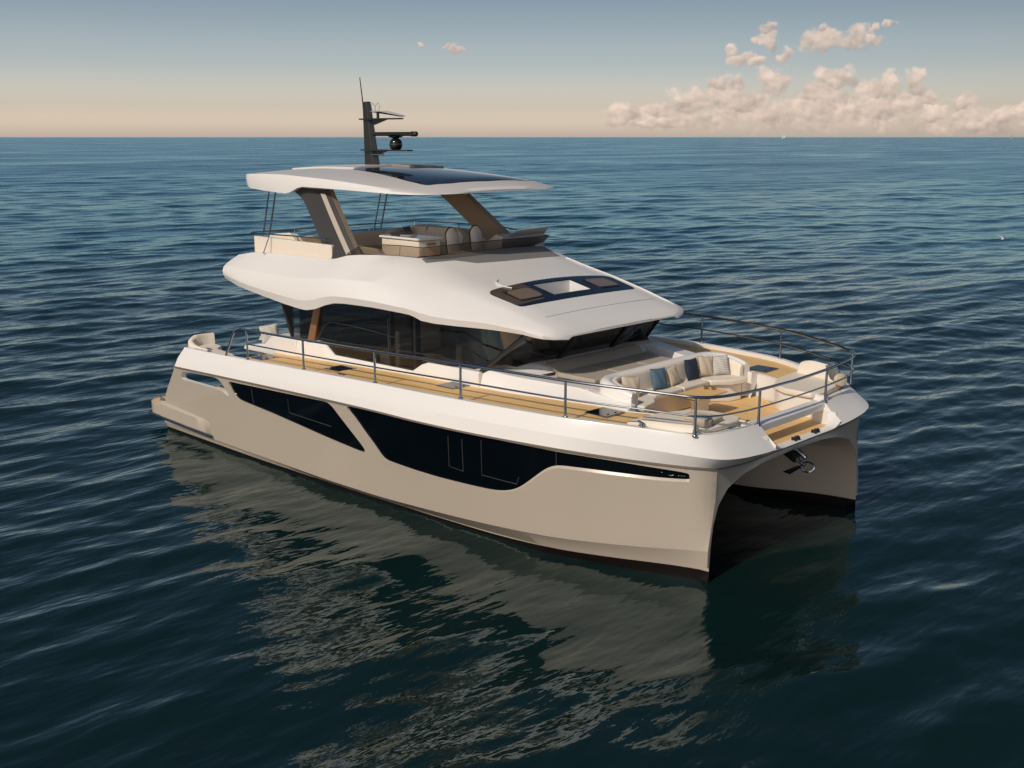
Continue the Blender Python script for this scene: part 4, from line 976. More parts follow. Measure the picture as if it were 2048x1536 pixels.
bm = bmesh.new(); tube(bm, [(-3.36, -.11, 6.98), (-2.95, -.11, 6.985)], .022, 10); tube(bm, [(-2.95, -.11, 6.985), (-2.90, -.11, 6.985)], .036, 10); obj('loud_hailer', bm, STEEL, MAST)
# ------------------------------------------------------------------ foredeck: trunk, sunpad, cockpit, sofa, sunbeds
def mir(poly, s): return [(x, s * y) for x, y in poly]
bm = bmesh.new(); secs = []
tz = sm([3.0, 3.3, 3.7, 5.3], [2.88, 2.90, 2.86, 2.78]); th_ = sm([3.0, 3.6, 4.4, 5.35], [2.62, 2.5, 2.30, 2.05])
for x in np.linspace(2.9, 5.38, 26):
    hw_ = th_(x); z = tz(x); b = deck_inner(x); rx = 3.62; inn = min(1, max(0, (x - 3.45) / .25))
    rec = z - .17 * inn; r1 = hw_ - .42; r2 = hw_ - .50
    half = [(b + .02, 2.40), (b, 2.60), (hw_ + .05, z - .05), (hw_, z), (r1, z + .01), (r2, rec), (0, rec + .04)]
    secs.append([(x, -y, q) for y, q in half] + [(x, y, q) for y, q in reversed(half[:-1])])
loft(bm, secs, cap0=True, cap1=True)
bm2 = None
TRUNK = obj('foredeck_trunk', bm, GEL, YACHT, angle=30)
bm = bmesh.new()   # cowl under the windscreen
cw = []
for y in np.linspace(-2.6, 2.6, 40):
    x0_ = 3.12 + .45 * (1 - (abs(y) / 2.66) ** 3); zc_ = 2.95 - .08 * (abs(y) / 2.66) ** 2
    cw.append([(x0_ - .25, y, zc_ + .01), (x0_ + .06, y, zc_ + .005), (x0_ + .22, y, zc_ - .05), (x0_ + .34, y, zc_ - .16)])
loft(bm, cw); obj('windscreen_cowl', bm, GEL, TRUNK)
def cushion(name, poly, z0, z1, mat, parent, bevel=.04, lift=0):
    bm = bmesh.new(); prism(bm, poly, z0, z1); return obj(name, bm, mat, parent, bevel=bevel, segs=4)
SUNPAD = empty('sunpad'); SUNPAD.parent = YACHT
for a, b in ((-1.42, -.5), (-.48, .48), (.5, 1.42)):
    cushion('sunpad_cushion', [(3.95, a), (5.0, a), (5.0, b), (3.95, b)], 2.70, 2.80, CREAMD, SUNPAD)
bm = bmesh.new(); loft(bm, [[(3.62, -1.45, 2.72), (3.62, 1.45, 2.72)], [(3.70, -1.45, 2.95), (3.70, 1.45, 2.95)], [(3.86, -1.45, 2.93), (3.86, 1.45, 2.93)], [(4.05, -1.45, 2.76), (4.05, 1.45, 2.76)]], closed=True, cap0=False); obj('sunpad_headrest', bm, CREAMD, SUNPAD, angle=60)
bm = bmesh.new(); prism(bm, [(5.2, -2.35), (5.9, -2.28), (6.6, -2.1), (7.05, -1.83), (7.5, -1.53), (8.2, -1.3), (8.74, -1.18), (8.74, 1.18), (8.2, 1.3), (7.5, 1.53), (7.05, 1.83), (6.6, 2.1), (5.9, 2.28), (5.2, 2.35)], 2.02, 2.10); FLOOR = obj('cockpit_floor', bm, TEAK, YACHT)
for s in (-1, 1):
    bm = bmesh.new(); secs = []
    for x in np.linspace(5.2, 8.5, 44):
        b = deck_inner(x); secs.append([(x, s * (b - .01), 2.08), (x, s * b, 2.57), (x, s * (b + .05), 2.585), (x, s * (b + .08), 2.57)])
    loft(bm, secs); obj('cockpit_wall', bm, GEL, YACHT)
    # fillet between the wall end and the bow sill
    bm = bmesh.new(); prism(bm, [(8.15, s * 1.30), (8.30, s * 1.12), (8.62, s * 1.10), (8.76, s * 1.2), (8.6, s * 1.5), (8.15, s * 1.5)], 2.05, lambda x, y: 2.50 - .18 * max(0, (x - 8.3) / .46)); obj('recess_cheek', bm, GEL, YACHT, bevel=.03)
bm = bmesh.new(); prism(bm, [(6.98, -.30), (7.42, -.30), (7.42, .34), (6.98, .34)], 2.06, 2.106); obj('floor_hatch', bm, BLACK, FLOOR)
bm = bmesh.new(); prism(bm, [(7.02, -.26), (7.38, -.26), (7.38, .30), (7.02, .30)], 2.06, 2.112); obj('hatch_lid', bm, TEAK, FLOOR)

for s in (-1, 1):
    bm = bmesh.new(); secs = []
    for x in np.linspace(5.2, 6.42, 12):
        b = deck_inner(x); z = 2.79 - .15 * (x - 5.2) / 1.22; hw_ = min(b - .03, 2.10 - .02 * (x - 5.2))
        secs.append([(x, s * (b + .02), 2.42), (x, s * b, 2.60), (x, s * (hw_ + .05), z - .05), (x, s * hw_, z), (x, s * 1.94, z), (x, s * 1.94, 2.1)])
    loft(bm, secs, cap0=True, cap1=True); obj('sofa_surround', bm, GEL, YACHT, angle=30)
SOFA = empty('bow_sofa'); SOFA.parent = YACHT
# moulded base
basep = [(5.35, -1.86), (5.9, -1.9), (6.36, -1.70), (6.30, -1.32), (6.02, -.98), (6.0, 0), (6.02, .98), (6.30, 1.32), (6.36, 1.70), (5.9, 1.9), (5.35, 1.86)]
bm = bmesh.new(); prism(bm, basep, 2.09, 2.46, ); obj('sofa_base', bm, GEL, SOFA, bevel=.05)
bm = bmesh.new()
loft(bm, [[(6.31, -1.34, 2.12), (6.31, -1.34, 2.45)], [(6.035, -.99, 2.12), (6.035, -.99, 2.45)], [(6.012, 0, 2.12), (6.012, 0, 2.45)], [(6.03, .85, 2.12), (6.03, .85, 2.45)]]); obj('base_panel', bm, CREAM, SOFA)
cushion('seat_cushion', [(5.55, -.92), (5.55, .02), (6.08, .02), (6.08, -.92)], 2.46, 2.585, CREAM, SOFA)
cushion('seat_cushion', [(5.55, .035), (5.55, .92), (6.08, .92), (6.08, .035)], 2.46, 2.585, CREAM, SOFA)
for s in (-1, 1):
    cushion('seat_cushion', mir([(5.55, .935), (6.085, .935), (6.37, 1.28), (6.47, 1.74), (6.2, 1.80), (5.75, 1.74), (5.55, 1.55)], s), 2.46, 2.585, CREAM, SOFA)
def back_seg(pin, pout, z0, z1, name, mat, lean=.06):
    # padded backrest swept along an inner and an outer line
    bm = bmesh.new(); rows = []
    n = len(pin)
    for i, (a, b) in enumerate(zip(pin, pout)):
        zt = z1[i] if isinstance(z1, list) else z1
        A, B = Vector((a[0], a[1], 0)), Vector((b[0], b[1], 0)); m = A.lerp(B, .5)
        rows.append([A + Vector((0, 0, z0)), A.lerp(B, .12) + Vector((0, 0, zt - .07)), A.lerp(B, .3) + Vector((0, 0, zt - .015)), A.lerp(B, .55) + Vector((0, 0, zt)), A.lerp(B, .85) + Vector((0, 0, zt - .015)), B + Vector((0, 0, zt - .07)), B + Vector((0, 0, z0))])
    loft(bm, rows, closed=True, cap0=True, cap1=True); return obj(name, bm, mat, SOFA, angle=50)
bi = smooth_path([(6.30, -1.78, 0), (5.95, -1.80, 0), (5.72, -1.68, 0), (5.60, -1.42, 0), (5.58, -1.1, 0), (5.58, 0, 0), (5.58, 1.1, 0), (5.60, 1.42, 0), (5.72, 1.68, 0), (5.95, 1.80, 0), (6.30, 1.78, 0)], 4)
bo = smooth_path([(6.34, -1.98, 0), (5.95, -2.04, 0), (5.62, -1.96, 0), (5.40, -1.72, 0), (5.34, -1.3, 0), (5.34, 0, 0), (5.34, 1.3, 0), (5.40, 1.72, 0), (5.62, 1.96, 0), (5.95, 2.04, 0), (6.34, 1.98, 0)], 4)
n_ = len(bi); zt_ = [3.0 - .16 * (abs(2 * i / (n_ - 1) - 1)) ** 4 for i in range(n_)]
back_seg([(p.x - .10, p.y + (.10 if p.y < -1.5 else -.10 if p.y > 1.5 else 0)) if False else (p.x, p.y) for p in bi], [(p.x, p.y) for p in bo], 2.15, zt_, 'sofa_shell', GEL)
for a, b in ((0, 12), (13, 20), (20, 27), (28, 40)):
    ii = list(range(a, min(b, n_ - 1) + 1))
    ci = [bi[k] + (bi[k] - bo[k]).normalized() * .08 for k in ii]
    if a == 20: ci = [p + Vector((0, .006, 0)) for p in ci]
    back_seg([(p.x, p.y) for p in ci], [(bi[k].lerp(bo[k], .25).x, bi[k].lerp(bo[k], .25).y) for k in ii], 2.58, [zt_[k] - .02 for k in ii], 'back_cushion', CREAM)
# sunbeds on the bow corners
BEDP = [(6.98, 2.02), (7.22, 1.45), (7.6, 1.22), (8.18, 1.22), (8.30, 1.5), (8.22, 2.28), (7.95, 2.58), (7.3, 2.86), (6.92, 2.86)]
for s, nm in ((-1, 'near'), (1, 'far')):
    bed = empty('bow_sunbed'); bed.parent = YACHT
    bm = bmesh.new(); prism(bm, mir([(7.02, 1.98), (7.25, 1.5), (7.6, 1.29), (8.2, 1.29), (8.32, 1.5), (8.27, 2.35), (7.98, 2.66), (7.3, 2.95), (6.95, 2.95)], s), 2.09, 2.50); obj('bed_base', bm, GEL, bed, bevel=.04)
    cushion('bed_cushion', mir(BEDP, s), 2.50, 2.615, CREAM, bed, .045)
    if s > 0:
        bm = bmesh.new(); rows = []
        for t in np.linspace(0, 1, 12):
            p = Vector((7.02 + .98 * t, 2.72 - .30 * t ** 1.5, 0)); n2 = Vector((-.3, -.95, 0)); h = .30 * (1 - .25 * (2 * t - 1) ** 4)
            rows.append([p + Vector((0, 0, 2.60)), p + Vector((.02, .04, 2.60 + h * .8)), p + Vector((.03, .10, 2.60 + h)), p + Vector((.04, .18, 2.60 + h * .9)), p + Vector((.05, .22, 2.58))])
        loft(bm, rows, closed=True, cap0=True, cap1=True); obj('bed_backrest', bm, CREAM, bed, angle=60)
    else:
        bm = bmesh.new(); rows = []
        for t in np.linspace(0, 1, 12):
            p = Vector((7.25 + .9 * t, s * (2.70 - .26 * t ** 1.5), 0)); h = .10
            rows.append([p + Vector((0, 0, 2.60)), p + Vector((0, -.03, 2.60 + h * .8)), p + Vector((0, -.09, 2.60 + h)), p + Vector((0, -.16, 2.60 + h * .8)), p + Vector((0, -.2, 2.58))])
        loft(bm, rows, closed=True, cap0=True, cap1=True); obj('bed_backrest', bm, CREAM, bed, angle=60)
# deck hatches
def deck_hatch(x, y, w, l, z, tilt=0):
    bm = bmesh.new(); box(bm, (x, y, z), (l, w, .02), rz=tilt); h = obj('deck_hatch', bm, STEEL, YACHT, bevel=.004)
    bm = bmesh.new(); box(bm, (x, y, z + .004), (l - .03, w - .03, .02), rz=tilt); obj('hatch_glass', bm, NAVYG, h)
    for k in (-1, 1):
        bm = bmesh.new(); tube(bm, [(x + l * .32, y + k * w * .2 - .02, z + .012), (x + l * .32, y + k * w * .2 + .02, z + .012)], .014, 6); obj('hatch_latch', bm, BLACK, h)
for s in (-1, 1):
    for x, y, z in ((-3.45, 3.35, 2.33), (-.74, 3.2, 2.448), (2.63, 2.94, 2.562), (6.24, 2.62, 2.59), ):
        deck_hatch(x, s * y, .52, .52, z + .0)
    cleat((.35 - .25, s * 3.82, 2.485), .05, YACHT); cleat((7.35, s * 2.99, 2.615), -.45, YACHT, 1.0); cleat((8.12, s * 2.55, 2.57), -.9, YACHT, .8); cleat((-5.0, s * 4.0 - s * .06, 2.345), 0, YACHT)

# ------------------------------------------------------------------ guard rails
def gr(s):
    top = smooth_path([(x, s * y, z) for x, y, z in [(-3.74, 4.0, 2.98), (-3.55, 4.0, 3.07), (-3.2, 4.0, 3.10), (-1, 4.0, 3.16), (1.45, 4.0, 3.245), (3.83, 3.885, 3.31), (6.125, 3.55, 3.305), (7.4, 3.1, 3.265), (8.0, 2.84, 3.235), (8.24, 2.70, 3.22), (8.41, 2.4, 3.2), (8.49, 1.9, 3.175), (8.51, 1.17, 3.14), (8.525, 0, 3.12)]], 6)
    top = [Vector((-4.14, s * 4.0, 2.385)), Vector((-3.86, s * 4.0, 2.80))] + top
    mid = smooth_path([(x, s * y, z) for x, y, z in [(-3.2, 4.0, 2.775), (-1, 4.0, 2.835), (1.45, 4.0, 2.92), (3.83, 3.885, 2.985), (6.125, 3.55, 2.98), (7.4, 3.1, 2.945), (8.0, 2.84, 2.91), (8.24, 2.70, 2.895), (8.41, 2.4, 2.875), (8.49, 1.9, 2.85), (8.51, 1.17, 2.82), (8.525, 0, 2.81)]], 6)
    posts = [((x, s * y, z0), (x, s * y, z1)) for x, y, z0, z1 in [(-3.2, 4.0, 2.42, 3.10), (-1, 4.0, 2.51, 3.16), (1.45, 4.0, 2.60, 3.245), (3.83, 3.885, 2.665, 3.31), (6.125, 3.55, 2.66, 3.305), (8.24, 2.70, 2.555, 3.22), (8.51, 1.17, 2.50, 3.14)]]
    o = rail('guard_rail', [top, mid], posts, .027, .024)
    return o
for s in (-1, 1): gr(s)
# inner hand rails beside the cabin
for s in (-1, 1):
    bm = bmesh.new(); tube(bm, smooth_path([(-2.1, s * 2.82, 2.86), (-1.85, s * 2.80, 3.2), (-1.55, s * 2.78, 3.32), (-.5, s * 2.76, 3.31), (.6, s * 2.76, 3.25)], 6), .008, 6); obj('cabin_handrail', bm, GUARDM, YACHT)

# ------------------------------------------------------------------ aft cockpit
bm = bmesh.new(); prism(bm, [(-5.6, -2.7), (-3.0, -2.95), (-3.0, 2.95), (-5.6, 2.7)], 1.50, 1.56); obj('aft_deck', bm, TEAK, YACHT)
bm = bmesh.new(); prism(bm, [(-5.7, -2.7), (-5.6, -2.7), (-5.6, 2.7), (-5.7, 2.7)], .6, 1.56); obj('transom', bm, GEL, YACHT)
for s in (-1, 1):
    bm = bmesh.new(); pr = [(-5.32, 2.20), (-5.28, 2.30), (-4.35, 2.47), (-4.15, 2.62), (-4.0, 2.72), (-3.0, 2.745), (-3.0, 1.56), (-3.95, 1.56), (-3.95, 2.22), (-4.5, 2.22)]
    loft(bm, [[(x, s * 2.80, z) for x, z in pr], [(x, s * 2.15, z) for x, z in pr]], closed=True, cap0=True, cap1=True); c = obj('cockpit_seat', bm, GEL, YACHT, bevel=.03)
    bm = bmesh.new(); box(bm, (-4.78, s * 2.6, 1.9), (.16, .08, .68), ry=-.25); obj('seat_leg', bm, GEL, c)
    bm = bmesh.new(); tube(bm, [(-6.25, s * 3.95, 2.29), (-5.0, s * 3.99, 2.335)], .004, 4); bm.free()
    # stern lounge with a wrapped back on the quarter
    bm = bmesh.new(); rows = []
    A = [(-5.3, 3.82), (-5.9, 3.80), (-6.35, 3.74), (-6.52, 3.5), (-6.55, 3.2), (-6.5, 2.95)]
    sp = smooth_path([(x, s * y, 0) for x, y in A], 5); m_ = len(sp)
    for i, p in enumerate(sp):
        t = i / (m_ - 1); zt = 2.33 + .17 * min(1, max(0, (t - .25) / .35)); ce = Vector((-5.9, s * 3.1, 0)); d = (ce - p); d.normalize()
        rows.append([p + Vector((0, 0, 2.08)), p + Vector((0, 0, zt - .03)), p + d * .03 + Vector((0, 0, zt)), p + d * .10 + Vector((0, 0, zt)), p + d * .14 + Vector((0, 0, zt - .04)), p + d * .18 + Vector((0, 0, 2.08))])
    loft(bm, rows, cap0=True, cap1=True); L = obj('stern_lounge', bm, CREAM, YACHT, angle=45)
    bm = bmesh.new(); prism(bm, mir([(-4.75, 3.82), (-6.3, 3.70), (-6.42, 3.4), (-6.4, 3.0), (-6.0, 3.0), (-5.7, 3.3), (-4.75, 3.4)], s), 2.06, 2.24); obj('lounge_cushion', bm, CREAM, L, bevel=.04)
bm = bmesh.new(); prism(bm, [(-3.12, -2.6), (-3.06, -2.6), (-3.06, 2.6), (-3.12, 2.6)], 2.3, 3.75); obj('aft_door', bm, CABG, CABIN)
for s in (-1, 1):
    bm = bmesh.new(); add(bm, [(-3.25, s * 2.68, 2.74), (-3.25, s * 2.66, 3.72), (-3.9, s * 2.66, 3.80), (-3.35, s * 2.7, 2.72)], [(0, 1, 2, 3)]); obj('wing_window', bm, GLASSB, CABIN, fix=False)

# ------------------------------------------------------------------ upper deck furniture
def helm(y):
    c = empty('helm_seat', None); c.parent = YACHT
    bm = bmesh.new(); rows = []
    for t in np.linspace(0, 1, 12):
        z = 4.72 + .62 * t; w = .21 * (1 - .18 * t) * (1 - max(0, (t - .72) / .28) ** 2.2 * .75); x = -.42 - .12 * t
        rows.append([(x, y - w, z), (x + .05, y - w * .8, z), (x + .06, y, z), (x + .05, y + w * .8, z), (x, y + w, z), (x - .05, y, z)])
    loft(bm, rows, closed=True, cap0=True, cap1=True); obj('backrest', bm, CREAM, c, angle=60)
    bm = bmesh.new(); rows = []
    for t in np.linspace(0, 1, 14):
        z = 4.70 + .66 * t; w = .235 * (1 - .17 * t) * (1 - max(0, (t - .74) / .26) ** 2.2 * .7); x = -.46 - .12 * t
        rows.append([(x + .03, y - w, z), (x + .035, y - w * .9, z), (x - .02, y, z), (x + .035, y + w * .9, z), (x + .03, y + w, z), (x - .07, y, z)])
    loft(bm, rows, closed=True, cap0=True, cap1=True); obj('seat_shell', bm, BLACK, c, angle=60)
    bm = bmesh.new(); box(bm, (-.2, y, 4.74), (.46, .42, .12)); obj('seat_cushion', bm, CREAM, c, bevel=.04)
    bm = bmesh.new(); tube(bm, [(-.25, y, 4.37), (-.25, y, 4.70)], .05, 12); obj('seat_pedestal', bm, BLACK, c)
helm(-.07); helm(.70)
bm = bmesh.new()
loft(bm, [[(.02, .55, 4.37), (.02, .55, 5.02), (.30, .55, 5.20), (.52, .55, 5.16), (.52, .55, 4.37)], [(.02, 2.0, 4.37), (.02, 2.0, 5.02), (.30, 2.0, 5.22), (.52, 2.0, 5.18), (.52, 2.0, 4.37)]], closed=True, cap0=True, cap1=True)
CON = obj('helm_console', bm, pbr('console_grey', (.38, .36, .34), .45), YACHT, bevel=.02)
bm = bmesh.new(); add(bm, [(.50, .70, 5.12), (.50, 1.98, 5.14), (.74, 1.95, 5.335), (.74, .86, 5.305)], [(0, 1, 2, 3)]); loft(bm, [[(.50, .70, 5.12), (.50, 1.98, 5.14)], [(.51, .70, 5.10), (.51, 1.98, 5.12)]])
obj('console_visor', bm, pbr('visor_grey', (.42, .41, .39), .4), CON, fix=False)
bm = bmesh.new(); tube(bm, smooth_path([(-.02 + .04 * math.sin(a), .95 + .17 * math.cos(a), 4.98 + .17 * math.sin(a)) for a in np.linspace(0, 6.28, 14)[:-1]], 2, True), .012, 6, closed=True); obj('steering_wheel', bm, BLACK, CON)
BAR = empty('wet_bar'); BAR.parent = YACHT
bm = bmesh.new(); prism(bm, [(-1.84, -1.09), (-.52, -1.09), (-.48, -.92), (-.48, -.46), (-1.84, -.46)], 4.37, 5.095); obj('bar_body', bm, CREAM, BAR, bevel=.03)
bm = bmesh.new(); prism(bm, [(-1.88, -1.13), (-.50, -1.13), (-.44, -.93), (-.44, -.42), (-1.88, -.42)], 5.11, 5.16); obj('bar_top', bm, GEL, BAR, bevel=.012)
bm = bmesh.new(); tube(bm, smooth_path([(-.92, -.5, 5.155), (-.92, -.5, 5.32), (-.85, -.52, 5.36), (-.79, -.56, 5.31)], 4), .01, 6); obj('bar_tap', bm, STEEL, BAR)
bm = bmesh.new(); box(bm, (-.46, -.75, 5.02), (.03, .26, .05)); obj('bar_handle', bm, BROWNP, BAR)
PS = empty('upper_lounge'); PS.parent = YACHT
bm = bmesh.new(); prism(bm, [(-4.8, 1.3), (-2.2, 1.3), (-2.2, 2.35), (-4.8, 2.35)], 4.37, 4.70); obj('lounge_base', bm, CREAM, PS, bevel=.05)
bm = bmesh.new(); rows = []
for x, h in ((-4.72, 4.86), (-4.62, 5.0), (-4.4, 5.07), (-3.2, 5.09), (-2.75, 5.09), (-2.58, 5.03), (-2.45, 4.9)):
    rows.append([(x, 2.02, 4.66), (x, 2.12, h - .03), (x, 2.2, h), (x, 2.32, h - .02), (x, 2.36, 4.6)])
loft(bm, rows, closed=True, cap0=True, cap1=True); obj('lounge_backrest', bm, CREAM, PS, angle=50)
bm = bmesh.new(); rows = []
for y, h in ((1.35, 4.82), (1.45, 4.95), (1.7, 5.0), (2.2, 5.0)):
    rows.append([(-4.55, y, 4.66), (-4.62, y, h - .03), (-4.7, y, h), (-4.8, y, h - .03), (-4.82, y, 4.6)])
loft(bm, rows, closed=True, cap0=True, cap1=True); obj('lounge_backrest', bm, CREAM, PS, angle=50)
SL = empty('upper_lounge'); SL.parent = YACHT
bm = bmesh.new(); prism(bm, [(-1.6, -2.3), (-.3, -2.1), (-.3, -1.3), (-1.6, -1.3)], 4.37, 4.74); obj('lounge_base', bm, CREAMD, SL, bevel=.05)
bm = bmesh.new(); loft(bm, [[(-1.5, -2.3, 4.72), (-1.45, -2.32, 5.0), (-1.3, -2.3, 5.04), (-.72, -2.15, 4.99), (-.5, -2.1, 4.74)], [(-1.5, -2.05, 4.72), (-1.42, -2.1, 4.98), (-1.3, -2.1, 5.02), (-.75, -1.95, 4.96), (-.52, -1.9, 4.74)]], closed=True, cap0=True, cap1=True); obj('lounge_backrest', bm, CREAMD, SL, bevel=.03)
bm = bmesh.new(); prism(bm, [(-4.6, -2.3), (-3.5, -2.3), (-3.5, -1.5), (-4.6, -1.5)], 4.37, 4.86); AL = obj('aft_daybed', bm, CREAM, YACHT, bevel=.05)
bm = bmesh.new(); loft(bm, [[(-4.65, -2.35, 4.86), (-4.6, -2.35, 5.1), (-3.75, -2.35, 5.18), (-3.55, -2.35, 5.02), (-3.4, -2.35, 4.86)], [(-4.65, -2.1, 4.86), (-4.6, -2.1, 5.06), (-3.75, -2.1, 5.14), (-3.55, -2.1, 5.0), (-3.4, -2.1, 4.86)]], closed=True, cap0=True, cap1=True); obj('daybed_back', bm, CREAM, AL, bevel=.03)
bm = bmesh.new(); prism(bm, [(-.5, 1.9), (.1, 1.9), (.1, 1.1), (-.5, 1.1)], 4.37, 4.8); obj('side_lounge', bm, GEL, YACHT, bevel=.05)

# ------------------------------------------------------------------ loose things on deck
P_ = 'scatter pillows on the bow sofa'
pillow('pillow', 'small cream pillow tucked in the near corner of the bow sofa behind the taupe one', BEIGE, (5.86, -1.70, 2.74), .36, .34, .13, .9, .3, .3, P_)
pillow('pillow', 'taupe pillow leaning in the near corner of the bow sofa', BEIGE, (5.84, -1.36, 2.78), .42, .42, .15, 1.25, .3, .15, P_)
pillow('pillow', 'mid blue denim pillow on the bow sofa', BLUE, (5.80, -.42, 2.79), .43, .43, .16, math.pi / 2 - .1, .32, .06, P_)
pillow('pillow', 'plain beige pillow between the blue and the navy pillow on the bow sofa', BEIGE, (5.78, .06, 2.77), .38, .38, .14, math.pi / 2 + .1, .3, -.12, P_)
pillow('pillow', 'dark navy pillow on the bow sofa', NAVY, (5.76, .74, 2.80), .42, .43, .15, math.pi / 2, .28, .02, P_)
pillow('pillow', 'cream pillow half hidden behind the knitted pillow on the bow sofa', BEIGE, (5.80, 1.18, 2.80), .40, .42, .14, math.pi / 2 - .25, .22, .1, P_)
pillow('pillow', 'pale striped knitted pillow at the far end of the bow sofa', KNIT, (5.92, 1.50, 2.79), .42, .42, .15, math.pi / 2 - .55, .3, -.05, P_)
pillow('pillow', 'grey blue pillow propped by the rail on the far bow sunbed', GREYF, (8.02, 2.42, 2.78), .44, .44, .15, 2.6, .35, .35)
B_ = 'round bolsters on the bow sunbeds'
def bolster(name, label, mat, loc, ax, r, h, grp):
    bm = bmesh.new(); lathe(bm, [(r * .75, -h / 2), (r * .95, -h * .4), (r, -h * .2), (r, h * .2), (r * .95, h * .4), (r * .75, h / 2)], (0, 0, 0), 24)
    o = obj(name, bm, mat, angle=50); o.matrix_world = Matrix.Translation(loc) @ Vector((0, 0, 1)).rotation_difference(Vector(ax)).to_matrix().to_4x4()
    return tag(o, label, 'bolster', grp)
bolster('bolster', 'round cream bolster standing on edge at the far bow corner', BEIGE, (8.27, 2.20, 2.73), (.75, -.35, .2), .13, .12, B_)
bolster('bolster', 'grey drum bolster lying on the near bow sunbed by the rail', CREAMD, (8.06, -2.22, 2.69), (.12, .0, 1), .17, .16, B_)
bm = bmesh.new(); box(bm, (7.86, -1.92, 2.665), (.62, .34, .10), rz=.12); tag(obj('seat_pad', bm, BEIGE, bevel=.035), 'flat cream pad lying on the near bow sunbed', 'seat pad')
T_ = empty('coffee_table', 'oblong teak topped coffee table on a flared white pedestal in the bow cockpit', 'table', (6.49, 0, 2.10))
bm = bmesh.new(); prism(bm, [(-.29, -.50), (-.24, -.54), (.24, -.54), (.29, -.50), (.29, .50), (.24, .54), (-.24, .54), (-.29, .50)], .415, .45); obj('tabletop', bm, TEAK, T_, bevel=.008)
bm = bmesh.new(); loft(bm, [[(-.17 * k, -.22 * k, z), (.17 * k, -.22 * k, z), (.17 * k, .22 * k, z), (-.17 * k, .22 * k, z)] for z, k in ((.0, .82), (.1, .72), (.25, .74), (.34, .9), (.412, 1.2))], closed=True, cap0=True, cap1=True); obj('pedestal', bm, GEL, T_, bevel=.05)
bm = bmesh.new(); lathe(bm, [(.24, .002), (.24, .02), (.2, .03)], (0, 0, 0), 24); obj('foot_plate', bm, GEL, T_)
G_ = 'tumblers on the coffee table'
def cup(x, y, lab, r=.045, h=.06):
    bm = bmesh.new(); lathe(bm, [(r * .8, 0), (r, h), (r * .9, h), (r * .72, .012)], (0, 0, 0), 16); o = obj('tumbler', bm, BRASS); o.location = (x, y, 2.552); tag(o, lab, 'cup', G_)
cup(6.38, .34, 'smoked brass tumbler at the back edge of the teak table'); cup(6.52, .40, 'smoked brass tumbler nearer the front of the teak table', .04, .05)
F_ = 'pillows on the aft cockpit seat'
pillow('pillow', 'plain beige pillow lying back on the aft cockpit seat', BEIGE, (-4.72, -2.42, 2.60), .44, .40, .15, .5, .5, .2, F_)
pillow('pillow', 'quilted beige pillow standing behind on the aft cockpit seat', KNIT, (-4.55, -2.52, 2.66), .44, .44, .14, 1.0, .2, -.15, F_)
pillow('pillow', 'slate grey pillow on the upper deck lounge', GREYF, (-4.40, 1.88, 4.88), .36, .36, .13, math.pi / 2 + .3, .2, 0)
bm = bmesh.new(); box(bm, (0, 0, .025), (.42, .34, .05)); box(bm, (.05, .02, .065), (.34, .28, .03), rz=.12); o = obj('folded_towel', bm, GREYF, bevel=.012); o.location = (-1.52, -.74, 5.16); tag(o, 'folded slate grey towel on the upper deck bar', 'towel')
bm = bmesh.new(); box(bm, (0, 0, .02), (.30, .26, .04), rz=.2); o = obj('folded_towel', bm, GEL, bevel=.012); o.location = (-1.15, -.84, 5.16); tag(o, 'folded white towel on the upper deck bar beside the grey one', 'towel')
# anchor stowed under the bow
A_ = empty('anchor', 'stainless plough anchor hanging under the bow between the hulls', 'anchor', (8.62, 0, 1.62))
bm = bmesh.new(); tube(bm, [(-.30, 0, .24), (.06, 0, .02), (.20, 0, -.04)], [.04, .035, .03], 10); tube(bm, [(.02, 0, .22), (.20, 0, .10)], [.05, .045], 12); obj('shank', bm, STEEL, A_)
bm = bmesh.new()
add(bm, [(.22, 0, -.02), (-.16, -.17, -.20), (-.10, 0, -.28), (-.16, .17, -.20), (.0, 0, -.10)], [(0, 1, 2), (0, 2, 3), (0, 4, 1), (0, 3, 4), (1, 4, 2), (3, 2, 4)]); obj('fluke', bm, STEEL, A_)
bm = bmesh.new(); tube(bm, smooth_path([(.22 + .13 * math.cos(a), .05 + .05 * math.sin(a), -.08 + .08 * math.sin(a)) for a in np.linspace(0, 6.28, 12)[:-1]], 2, True), .018, 8, closed=True); obj('roll_bar', bm, STEEL, A_)
bm = bmesh.new(); box(bm, (-.12, 0, .12), (.36, .16, .14), ry=.5); obj('bow_roller_cheek', bm, BLACK, A_, bevel=.02)
bm = bmesh.new()
for i in range(10): tube(bm, [(8.62 + .0 * i, 0, 1.62)] * 1 + [(8.62, 0, 1.60)], .001, 3) if False else None
bm.free()
# hull side fitting and small chrome emblem on the bow glass
for s in (-1, 1):
    bm = bmesh.new(); lathe(bm, [(.022, -.02), (.028, .0), (.02, .012)], (0, 0, 0), 14, 'Y'); o = obj('drain_fitting', bm, STEEL, YACHT); o.location = (7.40, s * (yb(7.40) + .06), .40)
    bm = bmesh.new(); e = lambda x, z: (x, s * (side_y(x, z) - .028), z)
    tube(bm, [e(8.0, 1.955), e(8.0, 1.86)], .005, 5); tube(bm, [e(7.96, 1.90), e(8.0, 1.885), e(8.04, 1.90)], .005, 5)
    for dx in (.10, .14, .18): tube(bm, [e(8.0 + dx, 1.893), e(8.02 + dx, 1.893)], .005, 5)
    tube(bm, [e(7.86, 1.93), e(7.875, 1.93)], .006, 5); obj('bow_emblem', bm, STEEL, YACHT)

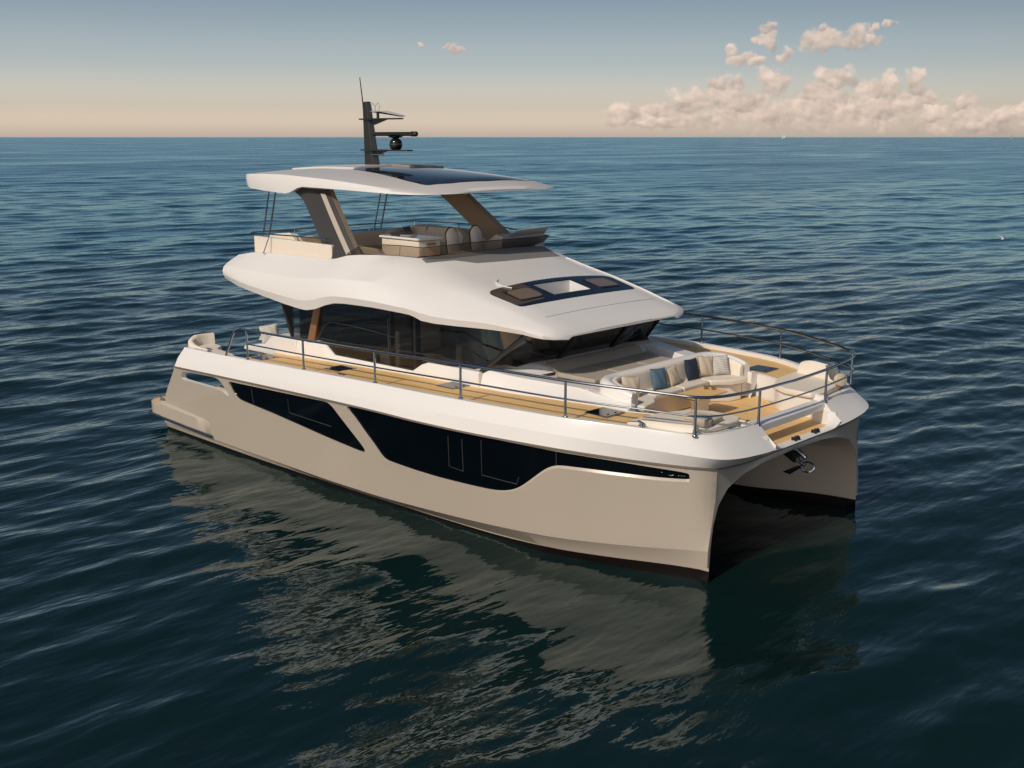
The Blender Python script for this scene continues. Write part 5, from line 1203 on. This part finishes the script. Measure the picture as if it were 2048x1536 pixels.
# ------------------------------------------------------------------ distant sails and a gull
def ray(px, py):
    return (fw * FPX + rt * (px - 1024) - up * (py - 768)).normalized()
def sailboat(px, dist, h, label, heel, tone):
    d = ray(px, 274); d.z = 0; d.normalize(); p = CAM + d * dist; p.z = 0
    S = empty('sailing_boat', label, 'sailing boat', p, 'sails on the horizon')
    side = Vector((-d.y, d.x, 0)); S.rotation_euler = (0, 0, math.atan2(side.y, side.x) + heel)
    L = h * .62
    bm = bmesh.new(); secs = []
    for t in np.linspace(-1, 1, 12):
        w = .15 * L * (1 - max(0, t) ** 2); secs.append([(t * L / 2, -w, .10 * L), (t * L / 2, -w * .6, -.02 * L), (t * L / 2, w * .6, -.02 * L), (t * L / 2, w, .10 * L)])
    loft(bm, secs, closed=True, cap0=True, cap1=True); obj('hull', bm, GEL, S)
    bm = bmesh.new(); tube(bm, [(0, 0, .1 * L), (0, 0, h)], .012 * h, 6); obj('mast', bm, STEEL, S)
    for nm, tri in (('mainsail', [(-.02 * h, .0, h * .98), (-.02 * h, 0, .16 * h), (-.26 * h, .04 * h, .16 * h)]), ('jib', [(.01 * h, 0, h * .9), (.27 * h, 0, .1 * h), (.03 * h, -.05 * h, .14 * h)])):
        bm = bmesh.new(); a, b, c = map(Vector, tri); rows = []
        for u in np.linspace(0, 1, 7):
            r = []
            for v in np.linspace(0, 1, 5):
                q = a.lerp(b.lerp(c, v), u); q.y += .05 * h * u * math.sin(math.pi * v); r.append(q)
            rows.append(r)
        loft(bm, rows); obj(nm, bm, tone, S, angle=80)
sailboat(1567, 4200, 24, 'larger white sailing boat on the horizon under the middle of the cloud bank', .5, SAILM)
sailboat(2023, 5200, 22, 'small grey sailing boat on the horizon at the far right', 2.2, pbr('grey_sail', (.32, .33, .36), .7))
d = ray(2006, 478); p = CAM + d * 68
g = empty('seabird', 'white seabird gliding low over the open water', 'bird', p); g.rotation_euler = (0, 0, math.atan2(rt.y, rt.x) + .5)
bm = bmesh.new(); rows = []
for t in np.linspace(-1, 1, 9): 
    r = .045 * (1 - t * t) ** .6 + .004
    rows.append([(t * .17, r * math.cos(a), r * math.sin(a) * .9) for a in np.linspace(0, 6.28, 9)[:-1]])
loft(bm, rows, closed=True, cap0=True, cap1=True); BODY = obj('body', bm, SAILM, g, angle=80)
for s in (-1, 1):
    bm = bmesh.new(); rows = []
    for t in np.linspace(0, 1, 8):
        y = s * (.03 + .30 * t); z = .03 + .11 * math.sin(t * 2.0); x = .05 - .09 * t * t; c = .06 * (1 - t) ** .7 + .006
        rows.append([(x + c, y, z), (x, y, z + .012), (x - c, y, z), (x, y, z - .006)])
    loft(bm, rows, closed=True, cap0=True, cap1=True); obj('wing', bm, SAILM, g, angle=80)
